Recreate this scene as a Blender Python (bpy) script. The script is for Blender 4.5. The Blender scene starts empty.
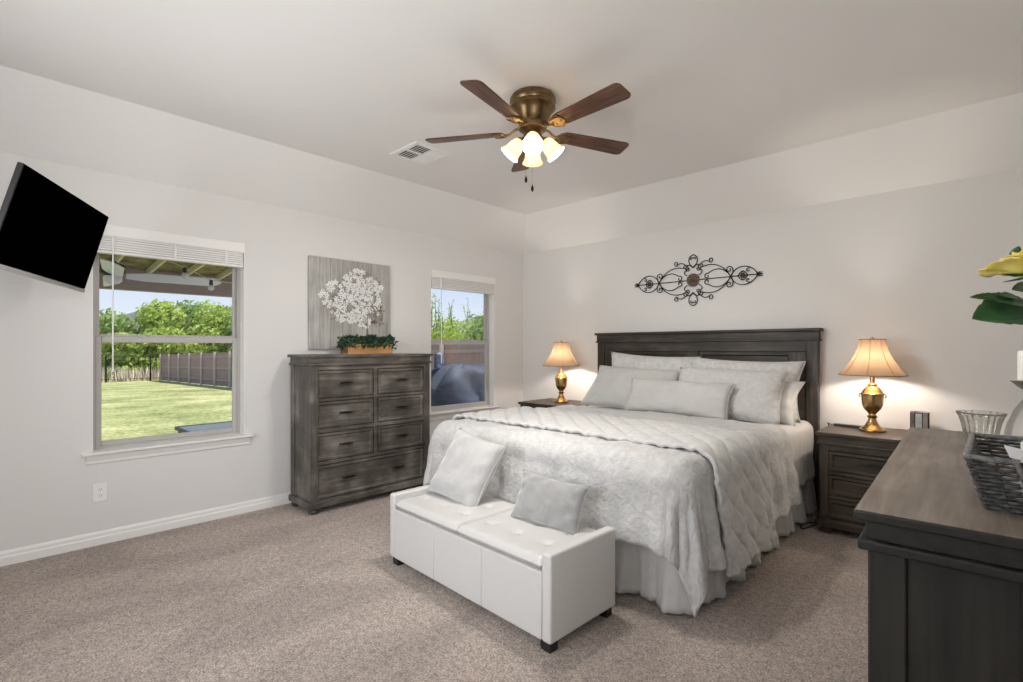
import bpy, bmesh, math, random
from mathutils import Vector, Matrix, noise

PI = math.pi
R = math.radians
C = bpy.context.scene.collection
S = bpy.context.scene

# ------------------------------------------------------------------ camera
cam_d = bpy.data.cameras.new('camera')
cam = bpy.data.objects.new('camera', cam_d)
C.objects.link(cam)
cam_d.sensor_width = 36.0
cam_d.lens = 504.6 / 1023 * 36.0
cam_d.shift_y = 7.0 / 1023
cam_d.clip_start = 0.02
cam_d.clip_end = 400
cam.location = (4.23, -4.62, 1.284)
cam.rotation_euler = (PI / 2, 0, R(43.8))
S.camera = cam

# ------------------------------------------------------------------ view, world, sun
S.view_settings.view_transform = 'Standard'
S.view_settings.look = 'None'
S.view_settings.gamma = 1.0
S.view_settings.use_curve_mapping = False
S.view_settings.exposure = 0.0
S.cycles.max_bounces = 10
S.cycles.diffuse_bounces = 6
S.cycles.transparent_max_bounces = 16
S.cycles.use_denoising = True

world = bpy.data.worlds.new('sky')
S.world = world
world.use_nodes = True
nt = world.node_tree
for n in list(nt.nodes):
    nt.nodes.remove(n)
w_out = nt.nodes.new('ShaderNodeOutputWorld')
w_bg = nt.nodes.new('ShaderNodeBackground')
w_tc = nt.nodes.new('ShaderNodeTexCoord')
w_sep = nt.nodes.new('ShaderNodeSeparateXYZ')
w_ramp = nt.nodes.new('ShaderNodeValToRGB')
w_ramp.color_ramp.elements[0].position = 0.0
w_ramp.color_ramp.elements[0].color = (0.90, 0.95, 1.0, 1)
w_ramp.color_ramp.elements[1].position = 0.28
w_ramp.color_ramp.elements[1].color = (0.32, 0.56, 0.98, 1)
w_map = nt.nodes.new('ShaderNodeMapping')
w_map.inputs['Scale'].default_value = (2.0, 2.0, 7.0)
w_noise = nt.nodes.new('ShaderNodeTexNoise')
w_noise.inputs['Scale'].default_value = 2.2
w_noise.inputs['Detail'].default_value = 6
w_cr = nt.nodes.new('ShaderNodeValToRGB')
w_cr.color_ramp.elements[0].position = 0.5
w_cr.color_ramp.elements[0].color = (0, 0, 0, 1)
w_cr.color_ramp.elements[1].position = 0.75
w_cr.color_ramp.elements[1].color = (0.8, 0.8, 0.8, 1)
w_mix = nt.nodes.new('ShaderNodeMixRGB')
w_mix.inputs[2].default_value = (0.95, 0.97, 1.0, 1)
nt.links.new(w_tc.outputs['Generated'], w_sep.inputs[0])
nt.links.new(w_sep.outputs['Z'], w_ramp.inputs[0])
nt.links.new(w_tc.outputs['Generated'], w_map.inputs[0])
nt.links.new(w_map.outputs[0], w_noise.inputs['Vector'])
nt.links.new(w_noise.outputs[0], w_cr.inputs[0])
nt.links.new(w_cr.outputs[0], w_mix.inputs[0])
nt.links.new(w_ramp.outputs[0], w_mix.inputs[1])
nt.links.new(w_mix.outputs[0], w_bg.inputs[0])
w_bg.inputs[1].default_value = 1.0
nt.links.new(w_bg.outputs[0], w_out.inputs[0])

sun_d = bpy.data.lights.new('sun', 'SUN')
sun_d.energy = 5.6
sun_d.angle = R(0.6)
sun_d.color = (1.0, 0.96, 0.88)
sun = bpy.data.objects.new('sun', sun_d)
C.objects.link(sun)
sun.rotation_euler = (-Vector((0.35, 0.62, 1.35))).to_track_quat('-Z', 'Y').to_euler()


def lamp_light(name, loc, power, color, radius=0.04):
    d = bpy.data.lights.new(name, 'POINT')
    d.energy = power
    d.color = color
    d.shadow_soft_size = radius
    o = bpy.data.objects.new(name, d)
    o.location = loc
    C.objects.link(o)
    return o


FAN_POWER = 42.0      # each of the four fan bulbs
LAMP_POWER = 15.0      # each bedside bulb
WARM = (1.0, 0.92, 0.82)
FAN_COLOR = (1.0, 0.97, 0.93)

# added fill: area lights outside two added, unseen windows near the camera
def fill_light(loc, rot, w, h, power):
    d = bpy.data.lights.new('fill_light', 'AREA')
    d.shape = 'RECTANGLE'
    d.size = w
    d.size_y = h
    d.energy = power
    d.color = (0.98, 0.99, 1.0)
    o = bpy.data.objects.new('fill_light', d)
    C.objects.link(o)
    o.location = loc
    o.rotation_euler = rot


fill_light((2.10, -5.50, 1.45), (PI / 2, 0, 0), 2.2, 1.4, 52.0)
fill_light((4.78, -4.66, 1.50), (PI / 2, 0, PI / 2), 1.0, 1.3, 46.0)


# ------------------------------------------------------------------ materials
def new_mat(name):
    m = bpy.data.materials.new(name)
    m.use_nodes = True
    t = m.node_tree
    return m, t, t.nodes['Principled BSDF'], t.nodes['Material Output']


def pm(name, color, rough=0.5, metal=0.0, spec=None, sheen=0.0):
    m, t, b, o = new_mat(name)
    b.inputs['Base Color'].default_value = (*color, 1)
    b.inputs['Roughness'].default_value = rough
    b.inputs['Metallic'].default_value = metal
    if spec is not None:
        b.inputs['Specular IOR Level'].default_value = spec
    if sheen:
        b.inputs['Sheen Weight'].default_value = sheen
    return m


def coords(t, scale=(1, 1, 1), kind='Object', rot=(0, 0, 0)):
    tc = t.nodes.new('ShaderNodeTexCoord')
    mp = t.nodes.new('ShaderNodeMapping')
    mp.inputs['Scale'].default_value = scale
    mp.inputs['Rotation'].default_value = rot
    t.links.new(tc.outputs[kind], mp.inputs[0])
    return mp.outputs[0]


def tex_noise(t, vec, scale, detail=4, rough=0.55, dist=0.0):
    n = t.nodes.new('ShaderNodeTexNoise')
    n.inputs['Scale'].default_value = scale
    n.inputs['Detail'].default_value = detail
    n.inputs['Roughness'].default_value = rough
    n.inputs['Distortion'].default_value = dist
    t.links.new(vec, n.inputs['Vector'])
    return n.outputs[0]


def ramp(t, fac, stops):
    r = t.nodes.new('ShaderNodeValToRGB')
    e = r.color_ramp.elements
    while len(e) < len(stops):
        e.new(0.5)
    for el, (p, c) in zip(e, stops):
        el.position = p
        el.color = (*c, 1) if len(c) == 3 else c
    t.links.new(fac, r.inputs[0])
    return r.outputs[0]


def bump(t, b, h, strength=0.3, dist=0.01):
    n = t.nodes.new('ShaderNodeBump')
    n.inputs['Strength'].default_value = strength
    n.inputs['Distance'].default_value = dist
    t.links.new(h, n.inputs['Height'])
    t.links.new(n.outputs[0], b.inputs['Normal'])
    return n


def math_node(t, op, a, b=None, c=None):
    n = t.nodes.new('ShaderNodeMath')
    n.operation = op
    for i, v in enumerate((a, b, c)):
        if v is None:
            continue
        if isinstance(v, (int, float)):
            n.inputs[i].default_value = v
        else:
            t.links.new(v, n.inputs[i])
    return n.outputs[0]


def mixc(t, fac, a, b, mode='MIX'):
    n = t.nodes.new('ShaderNodeMixRGB')
    n.blend_type = mode
    for i, v in ((0, fac), (1, a), (2, b)):
        if isinstance(v, (int, float)):
            n.inputs[i].default_value = v
        elif isinstance(v, tuple):
            n.inputs[i].default_value = (*v, 1)
        else:
            t.links.new(v, n.inputs[i])
    return n.outputs[0]


def noisy(name, c0, c1, scale, rough=0.8, bs=0.2, bd=0.005, stretch=(1, 1, 1), detail=5, sheen=0.0, metal=0.0):
    m, t, b, o = new_mat(name)
    v = coords(t, stretch)
    n = tex_noise(t, v, scale, detail)
    t.links.new(ramp(t, n, [(0.3, c0), (0.7, c1)]), b.inputs['Base Color'])
    b.inputs['Roughness'].default_value = rough
    b.inputs['Metallic'].default_value = metal
    if sheen:
        b.inputs['Sheen Weight'].default_value = sheen
    if bs:
        bump(t, b, n, bs, bd)
    return m


def wood(name, dark, mid, light, axis='x', rough=0.42, scale=1.0, wear=0.35):
    """grey washed, wire brushed wood with the grain along one axis"""
    m, t, b, o = new_mat(name)
    st = {'x': (1.2, 16, 16), 'y': (16, 1.2, 16), 'z': (16, 16, 1.2)}[axis]
    v = coords(t, st)
    g = tex_noise(t, v, 2.2 * scale, 8, 0.62, 0.6)
    v2 = coords(t, (1, 1, 1))
    blot = tex_noise(t, v2, 5.0, 3, 0.5)
    f = math_node(t, 'ADD', math_node(t, 'MULTIPLY', g, 1.0 - wear), math_node(t, 'MULTIPLY', blot, wear))
    col = ramp(t, f, [(0.32, dark), (0.5, mid), (0.68, light)])
    t.links.new(col, b.inputs['Base Color'])
    b.inputs['Roughness'].default_value = rough
    b.inputs['Specular IOR Level'].default_value = 0.3
    bump(t, b, g, 0.25, 0.003)
    return m


def fabric(name, color, color2=None, uv=False, weave=900, wr_scale=9, wr=0.35, wd=0.012, rough=0.9, motif=None, sheen=0.3):
    """cloth: fine weave, soft wrinkles and, if asked, a tone-on-tone woven motif"""
    m, t, b, o = new_mat(name)
    v = coords(t, (1, 1, 1), 'UV' if uv else 'Object')
    base = color
    h = tex_noise(t, v, wr_scale, 5, 0.6, 0.8)
    if motif:
        vr = t.nodes.new('ShaderNodeTexVoronoi')
        vr.inputs['Scale'].default_value = motif
        vr.feature = 'SMOOTH_F1'
        wv = tex_noise(t, v, motif * 0.7, 3, 0.6, 1.5)
        t.links.new(v, vr.inputs['Vector'])
        k = math_node(t, 'MULTIPLY', vr.outputs[0], wv)
        col = ramp(t, k, [(0.16, color2), (0.26, color)])
    else:
        col = ramp(t, h, [(0.3, color2 or color), (0.7, color)])
    t.links.new(col, b.inputs['Base Color'])
    b.inputs['Roughness'].default_value = rough
    b.inputs['Sheen Weight'].default_value = sheen
    b.inputs['Sheen Roughness'].default_value = 0.5
    f = tex_noise(t, v, weave, 1)
    hh = math_node(t, 'ADD', h, math_node(t, 'MULTIPLY', f, 0.06))
    bump(t, b, hh, wr, wd)
    return m


M = {}


def paint(name, col, bs=0.12):
    m, t, b, o = new_mat(name)
    v = coords(t)
    n = tex_noise(t, v, 130, 3, 0.6)
    b.inputs['Base Color'].default_value = (*col, 1)
    b.inputs['Roughness'].default_value = 0.85
    bump(t, b, n, bs, 0.002)
    return m


M['wall'] = paint('wall_paint', (0.70, 0.685, 0.665))
M['ceil'] = paint('ceiling_paint', (0.82, 0.805, 0.785), 0.2)
M['trim'] = pm('white_trim', (0.80, 0.785, 0.76), 0.4)
M['white'] = pm('white_plastic', (0.82, 0.81, 0.79), 0.35)
M['slat'] = pm('blind_white', (0.80, 0.785, 0.765), 0.45)
M['vinyl'] = pm('taupe_window_vinyl', (0.46, 0.44, 0.415), 0.45)


def carpet_mat():
    m, t, b, o = new_mat('beige_carpet')
    v = coords(t)
    fine = tex_noise(t, v, 125, 4, 0.75)
    mid = tex_noise(t, v, 38, 4, 0.6, 0.5)
    big = tex_noise(t, coords(t, (1.0, 0.45, 1.0), 'Object', (0, 0, R(35))), 3.2, 3, 0.5, 0.6)
    a = math_node(t, 'ADD', math_node(t, 'MULTIPLY', fine, 0.72), math_node(t, 'MULTIPLY', mid, 0.28))
    col = ramp(t, a, [(0.40, (0.21, 0.160, 0.129)), (0.5, (0.51, 0.412, 0.350)), (0.60, (0.82, 0.70, 0.61))])
    tone = ramp(t, big, [(0.40, (0.84, 0.83, 0.82)), (0.60, (1.08, 1.075, 1.07))])
    t.links.new(mixc(t, 1.0, col, tone, 'MULTIPLY'), b.inputs['Base Color'])
    b.inputs['Roughness'].default_value = 1.0
    b.inputs['Specular IOR Level'].default_value = 0.1
    b.inputs['Sheen Weight'].default_value = 0.3
    h = math_node(t, 'ADD', fine, math_node(t, 'MULTIPLY', mid, 1.6))
    bump(t, b, h, 1.0, 0.016)
    return m


M['carpet'] = carpet_mat()


def glass_mat(name, tint=(1, 1, 1), refl=0.06):
    m, t, b, o = new_mat(name)
    t.nodes.remove(b)
    tr = t.nodes.new('ShaderNodeBsdfTransparent')
    tr.inputs[0].default_value = (*tint, 1)
    gl = t.nodes.new('ShaderNodeBsdfGlossy')
    gl.inputs['Roughness'].default_value = 0.02
    fr = t.nodes.new('ShaderNodeFresnel')
    fr.inputs[0].default_value = 1.3
    mx = t.nodes.new('ShaderNodeMixShader')
    t.links.new(math_node(t, 'ADD', math_node(t, 'MULTIPLY', fr.outputs[0], 0.7), refl - 0.05), mx.inputs[0])
    t.links.new(tr.outputs[0], mx.inputs[1])
    t.links.new(gl.outputs[0], mx.inputs[2])
    t.links.new(mx.outputs[0], o.inputs[0])
    return m


M['pane'] = glass_mat('window_glass')
M['clear'] = glass_mat('clear_glass', (0.985, 0.99, 0.99), 0.06)
M['clear'].node_tree.nodes['Fresnel'].inputs[0].default_value = 1.18
M['crystal'] = glass_mat('fluted_glass', (0.95, 0.95, 0.93), 0.18)


def translucent(name, col, tr=0.5, rough=0.8):
    m, t, b, o = new_mat(name)
    b.inputs['Base Color'].default_value = (*col, 1)
    b.inputs['Roughness'].default_value = rough
    tl = t.nodes.new('ShaderNodeBsdfTranslucent')
    tl.inputs[0].default_value = (*col, 1)
    mx = t.nodes.new('ShaderNodeMixShader')
    mx.inputs[0].default_value = tr
    t.links.new(b.outputs[0], mx.inputs[1])
    t.links.new(tl.outputs[0], mx.inputs[2])
    t.links.new(mx.outputs[0], o.inputs[0])
    return m


M['shade'] = translucent('tan_lamp_fabric', (0.44, 0.285, 0.165), 0.12)
M['frost'] = translucent('frosted_amber_glass', (0.90, 0.78, 0.56), 0.42, 0.3)


def emit(name, col, s):
    m, t, b, o = new_mat(name)
    b.inputs['Base Color'].default_value = (*col, 1)
    b.inputs['Emission Color'].default_value = (*col, 1)
    b.inputs['Emission Strength'].default_value = s
    return m


def bulb_mat():
    m, t, b, o = new_mat('lit_frosted_bulb')
    t.nodes.remove(b)
    tr = t.nodes.new('ShaderNodeBsdfTransparent')
    em = t.nodes.new('ShaderNodeEmission')
    em.inputs[0].default_value = (1.0, 0.88, 0.70, 1)
    em.inputs[1].default_value = 14.0
    mx = t.nodes.new('ShaderNodeMixShader')
    mx.inputs[0].default_value = 0.15
    t.links.new(tr.outputs[0], mx.inputs[1])
    t.links.new(em.outputs[0], mx.inputs[2])
    t.links.new(mx.outputs[0], o.inputs[0])
    return m


M['bulb'] = bulb_mat()
G_D, G_M, G_L = (0.036, 0.030, 0.024), (0.092, 0.080, 0.068), (0.235, 0.212, 0.186)
M['wood_x'] = wood('grey_wood_across', G_D, G_M, G_L, 'x', 0.42, 1.0, 0.55)
M['wood_y'] = wood('grey_wood_deep', G_D, G_M, G_L, 'y', 0.42, 1.0, 0.55)
M['wood_z'] = wood('grey_wood_upright', G_D, G_M, G_L, 'z', 0.42, 1.0, 0.55)
B_D, B_M, B_L = (0.026, 0.019, 0.0135), (0.055, 0.042, 0.031), (0.110, 0.087, 0.066)
M['brown_x'] = wood('grey_brown_wood_across', B_D, B_M, B_L, 'x')
M['brown_y'] = wood('grey_brown_wood_deep', B_D, B_M, B_L, 'y')
M['brown_z'] = wood('grey_brown_wood_upright', B_D, B_M, B_L, 'z')
H_D, H_M, H_L = (0.018, 0.0145, 0.0115), (0.046, 0.038, 0.031), (0.110, 0.094, 0.078)
M['head_x'] = wood('charcoal_wood_across', H_D, H_M, H_L, 'x')
M['head_z'] = wood('charcoal_wood_upright', H_D, H_M, H_L, 'z')
D_D, D_M, D_L = (0.009, 0.008, 0.0068), (0.017, 0.0155, 0.0132), (0.029, 0.0265, 0.0225)  # dresser wood darkened in colour to stand in for shade
M['shaded_y'] = wood('shaded_wood_deep', D_D, D_M, D_L, 'y', 0.5)
M['shaded_x'] = wood('shaded_wood_across', D_D, D_M, D_L, 'x', 0.5)
M['shaded_z'] = wood('shaded_wood_upright', D_D, D_M, D_L, 'z', 0.5)
M['top_x'] = wood('lit_dresser_top_wood', (0.105, 0.082, 0.065), (0.205, 0.166, 0.136), (0.31, 0.262, 0.22), 'x', 0.38)  # lighter tone of the lit dresser top put into the colour
M['iron'] = pm('dark_bronze_metal', (0.028, 0.024, 0.021), 0.4, 0.7)
M['black'] = pm('black_plastic', (0.012, 0.012, 0.012), 0.45)
M['screen'] = pm('black_screen', (0.0005, 0.0005, 0.0005), 0.6, 0, 0.0)
M['silver'] = pm('silver_metal', (0.72, 0.72, 0.72), 0.28, 0.9)
M['brass'] = pm('antique_brass', (0.47, 0.31, 0.14), 0.27, 1.0)
M['fan_brass'] = noisy('aged_brass', (0.16, 0.105, 0.05), (0.27, 0.185, 0.095), 9, 0.32, 0.0, metal=1.0)
M['blade'] = wood('walnut_fan_blade', (0.035, 0.016, 0.010), (0.105, 0.049, 0.029), (0.21, 0.105, 0.064), 'x', 0.35, 1.6, 0.2)
M['leather'] = noisy('white_leatherette', (0.59, 0.575, 0.555), (0.63, 0.615, 0.595), 240, 0.38, 0.12, 0.002)
M['tuft'] = noisy('white_tufted_seat', (0.56, 0.545, 0.525), (0.60, 0.585, 0.565), 200, 0.36, 0.12, 0.002)
M['foot'] = pm('black_wood_foot', (0.014, 0.013, 0.012), 0.4)
M['comf'] = fabric('grey_white_comforter', (0.60, 0.59, 0.575), (0.545, 0.535, 0.52), True, 700, 26, 0.9, 0.016, motif=34)
M['cover'] = fabric('white_coverlet', (0.68, 0.67, 0.655), (0.61, 0.60, 0.585), True, 400, 60, 0.8, 0.008)
M['skirt'] = fabric('pale_bed_skirt', (0.62, 0.61, 0.595), (0.55, 0.54, 0.525), True, 600, 6, 0.3, 0.01)
M['sham'] = fabric('floral_sham', (0.62, 0.61, 0.595), (0.54, 0.53, 0.515), False, 600, 9, 0.6, 0.012, motif=34)
M['velvet'] = fabric('light_velvet', (0.52, 0.51, 0.495), (0.42, 0.41, 0.40), False, 500, 8, 0.35, 0.012, sheen=0.7)
M['velvet2'] = fabric('grey_velvet', (0.36, 0.355, 0.345), (0.28, 0.275, 0.265), False, 500, 8, 0.4, 0.012, sheen=0.7)
M['linen'] = fabric('pale_grey_linen', (0.55, 0.54, 0.525), (0.49, 0.48, 0.465), False, 380, 7, 0.4, 0.012)
M['plainwhite'] = fabric('white_cotton', (0.64, 0.63, 0.61), (0.58, 0.57, 0.55), False, 500, 8, 0.4, 0.012)


def quilted(name, c, cell, uv=True, line=0.16, dep=0.5):
    m, t, b, o = new_mat(name)
    v = coords(t, (1, 1, 1), 'UV' if uv else 'Object')
    sp = t.nodes.new('ShaderNodeSeparateXYZ')
    t.links.new(v, sp.inputs[0])
    a, bb = (sp.outputs[0], sp.outputs[1]) if uv else (sp.outputs[0], sp.outputs[2])
    p = math_node(t, 'MULTIPLY', math_node(t, 'ADD', a, bb), 1 / cell)
    q = math_node(t, 'MULTIPLY', math_node(t, 'SUBTRACT', a, bb), 1 / cell)
    pp = math_node(t, 'PINGPONG', p, 0.5)
    qq = math_node(t, 'PINGPONG', q, 0.5)
    mn = math_node(t, 'MINIMUM', pp, qq)
    h = math_node(t, 'MINIMUM', math_node(t, 'MULTIPLY', mn, 1 / line), 1.0)
    h = math_node(t, 'POWER', h, 0.5)
    n = tex_noise(t, v, 30, 4, 0.6, 0.6)
    hh = math_node(t, 'ADD', h, math_node(t, 'MULTIPLY', n, 0.35))
    col = ramp(t, n, [(0.3, tuple(x * 0.88 for x in c)), (0.65, c)])
    t.links.new(col, b.inputs['Base Color'])
    b.inputs['Roughness'].default_value = 0.85
    b.inputs['Sheen Weight'].default_value = 0.3
    bump(t, b, hh, dep, 0.012)
    return m


M['quilt'] = fabric('diamond_quilt', (0.62, 0.61, 0.59), (0.54, 0.53, 0.515), True, 500, 45, 0.5, 0.008)
M['quiltsham'] = quilted('fine_quilted_sham', (0.60, 0.59, 0.575), 0.07, False, 0.25, 0.35)
M['leafgreen'] = noisy('boxwood_green', (0.008, 0.03, 0.012), (0.025, 0.075, 0.03), 60, 0.5, 0)
M['crate'] = wood('honey_crate_wood', (0.30, 0.14, 0.045), (0.46, 0.235, 0.085), (0.58, 0.33, 0.14), 'x', 0.5)
M['canvas'] = wood('grey_painted_planks', (0.25, 0.235, 0.215), (0.38, 0.365, 0.34), (0.52, 0.505, 0.48), 'z', 0.8)
M['petal'] = pm('white_paint_dabs', (0.80, 0.79, 0.77), 0.7)
M['taupe'] = pm('grey_brown_paint', (0.20, 0.17, 0.135), 0.7)
M['gold'] = pm('ochre_paint', (0.42, 0.30, 0.14), 0.6)
M['rose'] = noisy('yellow_rose_petal', (0.80, 0.60, 0.03), (0.88, 0.80, 0.34), 22, 0.6, 0)
M['rosepale'] = pm('pale_yellow_petal', (0.85, 0.80, 0.40), 0.6)
M['roseleaf'] = noisy('rose_leaf_green', (0.02, 0.075, 0.025), (0.045, 0.13, 0.04), 40, 0.45, 0.2, 0.003)
M['wicker'] = noisy('charcoal_wicker', (0.012, 0.012, 0.013), (0.085, 0.085, 0.085), 90, 0.35, 0)
M['amber'] = pm('amber_liquid', (0.22, 0.035, 0.012), 0.15)
M['lilac'] = pm('lilac_cap', (0.42, 0.26, 0.50), 0.3)
M['cream'] = pm('cream_wax', (0.84, 0.81, 0.74), 0.5)
M['shell'] = noisy('tan_shell', (0.45, 0.31, 0.17), (0.70, 0.58, 0.42), 40, 0.6, 0.2)
M['mirror'] = pm('tarnished_mirror', (0.42, 0.41, 0.40), 0.18, 0.9)
# outdoors
M['fence'] = noisy('weathered_fence_wood', (0.26, 0.165, 0.145), (0.42, 0.28, 0.25), 3, 0.9, 0, 0, (9, 9, 0.7))
M['post'] = pm('pale_fence_post', (0.62, 0.50, 0.46), 0.8)
M['railwood'] = pm('fence_rail_wood', (0.38, 0.28, 0.245), 0.85)
M['bluecover'] = noisy('navy_cover', (0.040, 0.050, 0.078), (0.080, 0.095, 0.135), 3, 0.85, 0.4, 0.03)
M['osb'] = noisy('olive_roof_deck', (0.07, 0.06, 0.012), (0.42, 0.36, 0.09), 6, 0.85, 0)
M['rafter'] = pm('raw_rafter', (0.70, 0.64, 0.38), 0.8)
M['beam'] = pm('taupe_beam', (0.34, 0.27, 0.235), 0.8)
M['bark'] = noisy('tree_bark', (0.09, 0.07, 0.05), (0.17, 0.14, 0.11), 12, 0.9, 0.3)
M['dry'] = noisy('dry_tall_grass', (0.62, 0.52, 0.40), (0.80, 0.72, 0.60), 4, 0.9, 0)
M['lilacblue'] = pm('patio_table_glass', (0.20, 0.20, 0.25), 0.18)
M['roofing'] = pm('grey_shingles', (0.30, 0.29, 0.30), 0.9)
M['siding'] = pm('beige_siding', (0.5, 0.45, 0.4), 0.9)


def leaf_mat(name, a, b2, c):
    m, t, b, o = new_mat(name)
    v = coords(t)
    n = tex_noise(t, v, 1.3, 4, 0.7)
    n2 = tex_noise(t, v, 9, 2, 0.6)
    f = math_node(t, 'ADD', math_node(t, 'MULTIPLY', n, 0.5), math_node(t, 'MULTIPLY', n2, 0.5))
    col = ramp(t, f, [(0.33, a), (0.5, b2), (0.66, c)])
    t.links.new(col, b.inputs['Base Color'])
    b.inputs['Roughness'].default_value = 0.6
    tl = t.nodes.new('ShaderNodeBsdfTranslucent')
    t.links.new(col, tl.inputs[0])
    mx = t.nodes.new('ShaderNodeMixShader')
    mx.inputs[0].default_value = 0.4
    t.links.new(b.outputs[0], mx.inputs[1])
    t.links.new(tl.outputs[0], mx.inputs[2])
    t.links.new(mx.outputs[0], o.inputs[0])
    return m


M['leafA'] = leaf_mat('bright_leaves', (0.20, 0.30, 0.05), (0.45, 0.56, 0.10), (0.68, 0.72, 0.22))
M['leafB'] = leaf_mat('mid_leaves', (0.14, 0.23, 0.06), (0.32, 0.44, 0.12), (0.55, 0.62, 0.26))


def lawn_mat():
    m, t, b, o = new_mat('lawn_grass')
    v = coords(t)
    n = tex_noise(t, v, 0.5, 5, 0.65)
    n2 = tex_noise(t, v, 9, 4, 0.7)
    f = math_node(t, 'ADD', math_node(t, 'MULTIPLY', n, 0.5), math_node(t, 'MULTIPLY', n2, 0.5))
    col = ramp(t, f, [(0.38, (0.13, 0.165, 0.045)), (0.5, (0.36, 0.36, 0.13)), (0.62, (0.62, 0.57, 0.29))])
    t.links.new(col, b.inputs['Base Color'])
    b.inputs['Roughness'].default_value = 1.0
    bump(t, b, n2, 0.8, 0.05)
    return m


M['lawn'] = lawn_mat()


# ------------------------------------------------------------------ geometry helpers
class MB:
    def __init__(self):
        self.v, self.f, self.mi, self.uv = [], [], [], {}

    def add(self, vs, fs, mi=0, mat=None):
        b = len(self.v)
        for p in vs:
            p = Vector(p)
            self.v.append(mat @ p if mat else p)
        for f in fs:
            self.f.append([i + b for i in f])
            self.mi.append(mi)
        return b

    def box(self, x0, x1, y0, y1, z0, z1, mi=0, mat=None):
        vs = [(x0, y0, z0), (x1, y0, z0), (x1, y1, z0), (x0, y1, z0), (x0, y0, z1), (x1, y0, z1), (x1, y1, z1), (x0, y1, z1)]
        self.add(vs, [(0, 3, 2, 1), (4, 5, 6, 7), (0, 1, 5, 4), (1, 2, 6, 5), (2, 3, 7, 6), (3, 0, 4, 7)], mi, mat)
        return self

    def prism(self, poly, axis, a, b, mi=0, mat=None):
        """extrude a 2-D outline along an axis: 'x' -> (y,z), 'y' -> (x,z), 'z' -> (x,y)"""
        def P(p, w):
            return {'x': (w, p[0], p[1]), 'y': (p[0], w, p[1]), 'z': (p[0], p[1], w)}[axis]
        n = len(poly)
        vs = [P(p, a) for p in poly] + [P(p, b) for p in poly]
        fs = [tuple(range(n)), tuple(range(2 * n - 1, n - 1, -1))]
        for i in range(n):
            j = (i + 1) % n
            fs.append((i, i + n, j + n, j))
        self.add(vs, fs, mi, mat)
        return self

    def lathe(self, prof, n=32, mi=0, mat=None, wave=None):
        vs, fs = [], []
        for k, (r, z) in enumerate(prof):
            for i in range(n):
                a = 2 * PI * i / n
                rr = r * (1 + wave(a, k / max(1, len(prof) - 1))) if wave else r
                vs.append((rr * math.cos(a), rr * math.sin(a), z))
        for k in range(len(prof) - 1):
            for i in range(n):
                j = (i + 1) % n
                fs.append((k * n + i, k * n + j, (k + 1) * n + j, (k + 1) * n + i))
        if prof[0][0] > 1e-5:
            fs.append(tuple(range(n - 1, -1, -1)))
        if prof[-1][0] > 1e-5:
            fs.append(tuple((len(prof) - 1) * n + i for i in range(n)))
        self.add(vs, fs, mi, mat)
        return self

    def shell(self, prof, n=32, mi=0, mat=None, wave=None):
        """open lathe, no caps"""
        vs, fs = [], []
        for k, (r, z) in enumerate(prof):
            for i in range(n):
                a = 2 * PI * i / n
                rr = r * (1 + wave(a, k / max(1, len(prof) - 1))) if wave else r
                vs.append((rr * math.cos(a), rr * math.sin(a), z))
        for k in range(len(prof) - 1):
            for i in range(n):
                j = (i + 1) % n
                fs.append((k * n + i, k * n + j, (k + 1) * n + j, (k + 1) * n + i))
        self.add(vs, fs, mi, mat)
        return self

    def tube(self, pts, r, n=8, mi=0, mat=None, closed=False):
        pts = [Vector(p) for p in pts]
        N = len(pts)
        rs = r if isinstance(r, (list, tuple)) else [r] * N
        vs, fs = [], []
        up = None
        for i, p in enumerate(pts):
            a = pts[(i - 1) % N] if (closed or i > 0) else p
            b = pts[(i + 1) % N] if (closed or i < N - 1) else p
            t = (b - a).normalized()
            if up is None:
                up = t.orthogonal().normalized()
            up = (up - t * up.dot(t))
            up = up.normalized() if up.length > 1e-6 else t.orthogonal().normalized()
            s = t.cross(up)
            for k in range(n):
                th = 2 * PI * k / n
                vs.append(p + (up * math.cos(th) + s * math.sin(th)) * rs[i])
        for i in range(N if closed else N - 1):
            j = (i + 1) % N
            for k in range(n):
                l = (k + 1) % n
                fs.append((i * n + k, i * n + l, j * n + l, j * n + k))
        if not closed:
            fs.append(tuple(range(n - 1, -1, -1)))
            fs.append(tuple((N - 1) * n + k for k in range(n)))
        self.add(vs, fs, mi, mat)
        return self

    def ball(self, c, r, nu=12, nv=8, mi=0, sc=(1, 1, 1), mat=None):
        prof = []
        for k in range(nv + 1):
            a = -PI / 2 + PI * k / nv
            prof.append((max(1e-6, math.cos(a)) * r, math.sin(a) * r))
        m = Matrix.Translation(c) @ Matrix.Diagonal((*sc, 1))
        self.shell(prof, nu, mi, (mat @ m) if mat else m)
        return self

    def grid(self, fn, nu, nv, mi=0, uvfn=None, close_u=False):
        vs, fs = [], []
        b = len(self.v)
        for j in range(nv + 1):
            for i in range(nu + (0 if close_u else 1)):
                u, v = i / nu, j / nv
                vs.append(fn(u, v))
                if uvfn:
                    self.uv[b + len(vs) - 1] = uvfn(u, v)
        w = nu if close_u else nu + 1
        for j in range(nv):
            for i in range(nu):
                i2 = (i + 1) % w
                fs.append((j * w + i, j * w + i2, (j + 1) * w + i2, (j + 1) * w + i))
        self.add(vs, fs, mi)
        return self

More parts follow.
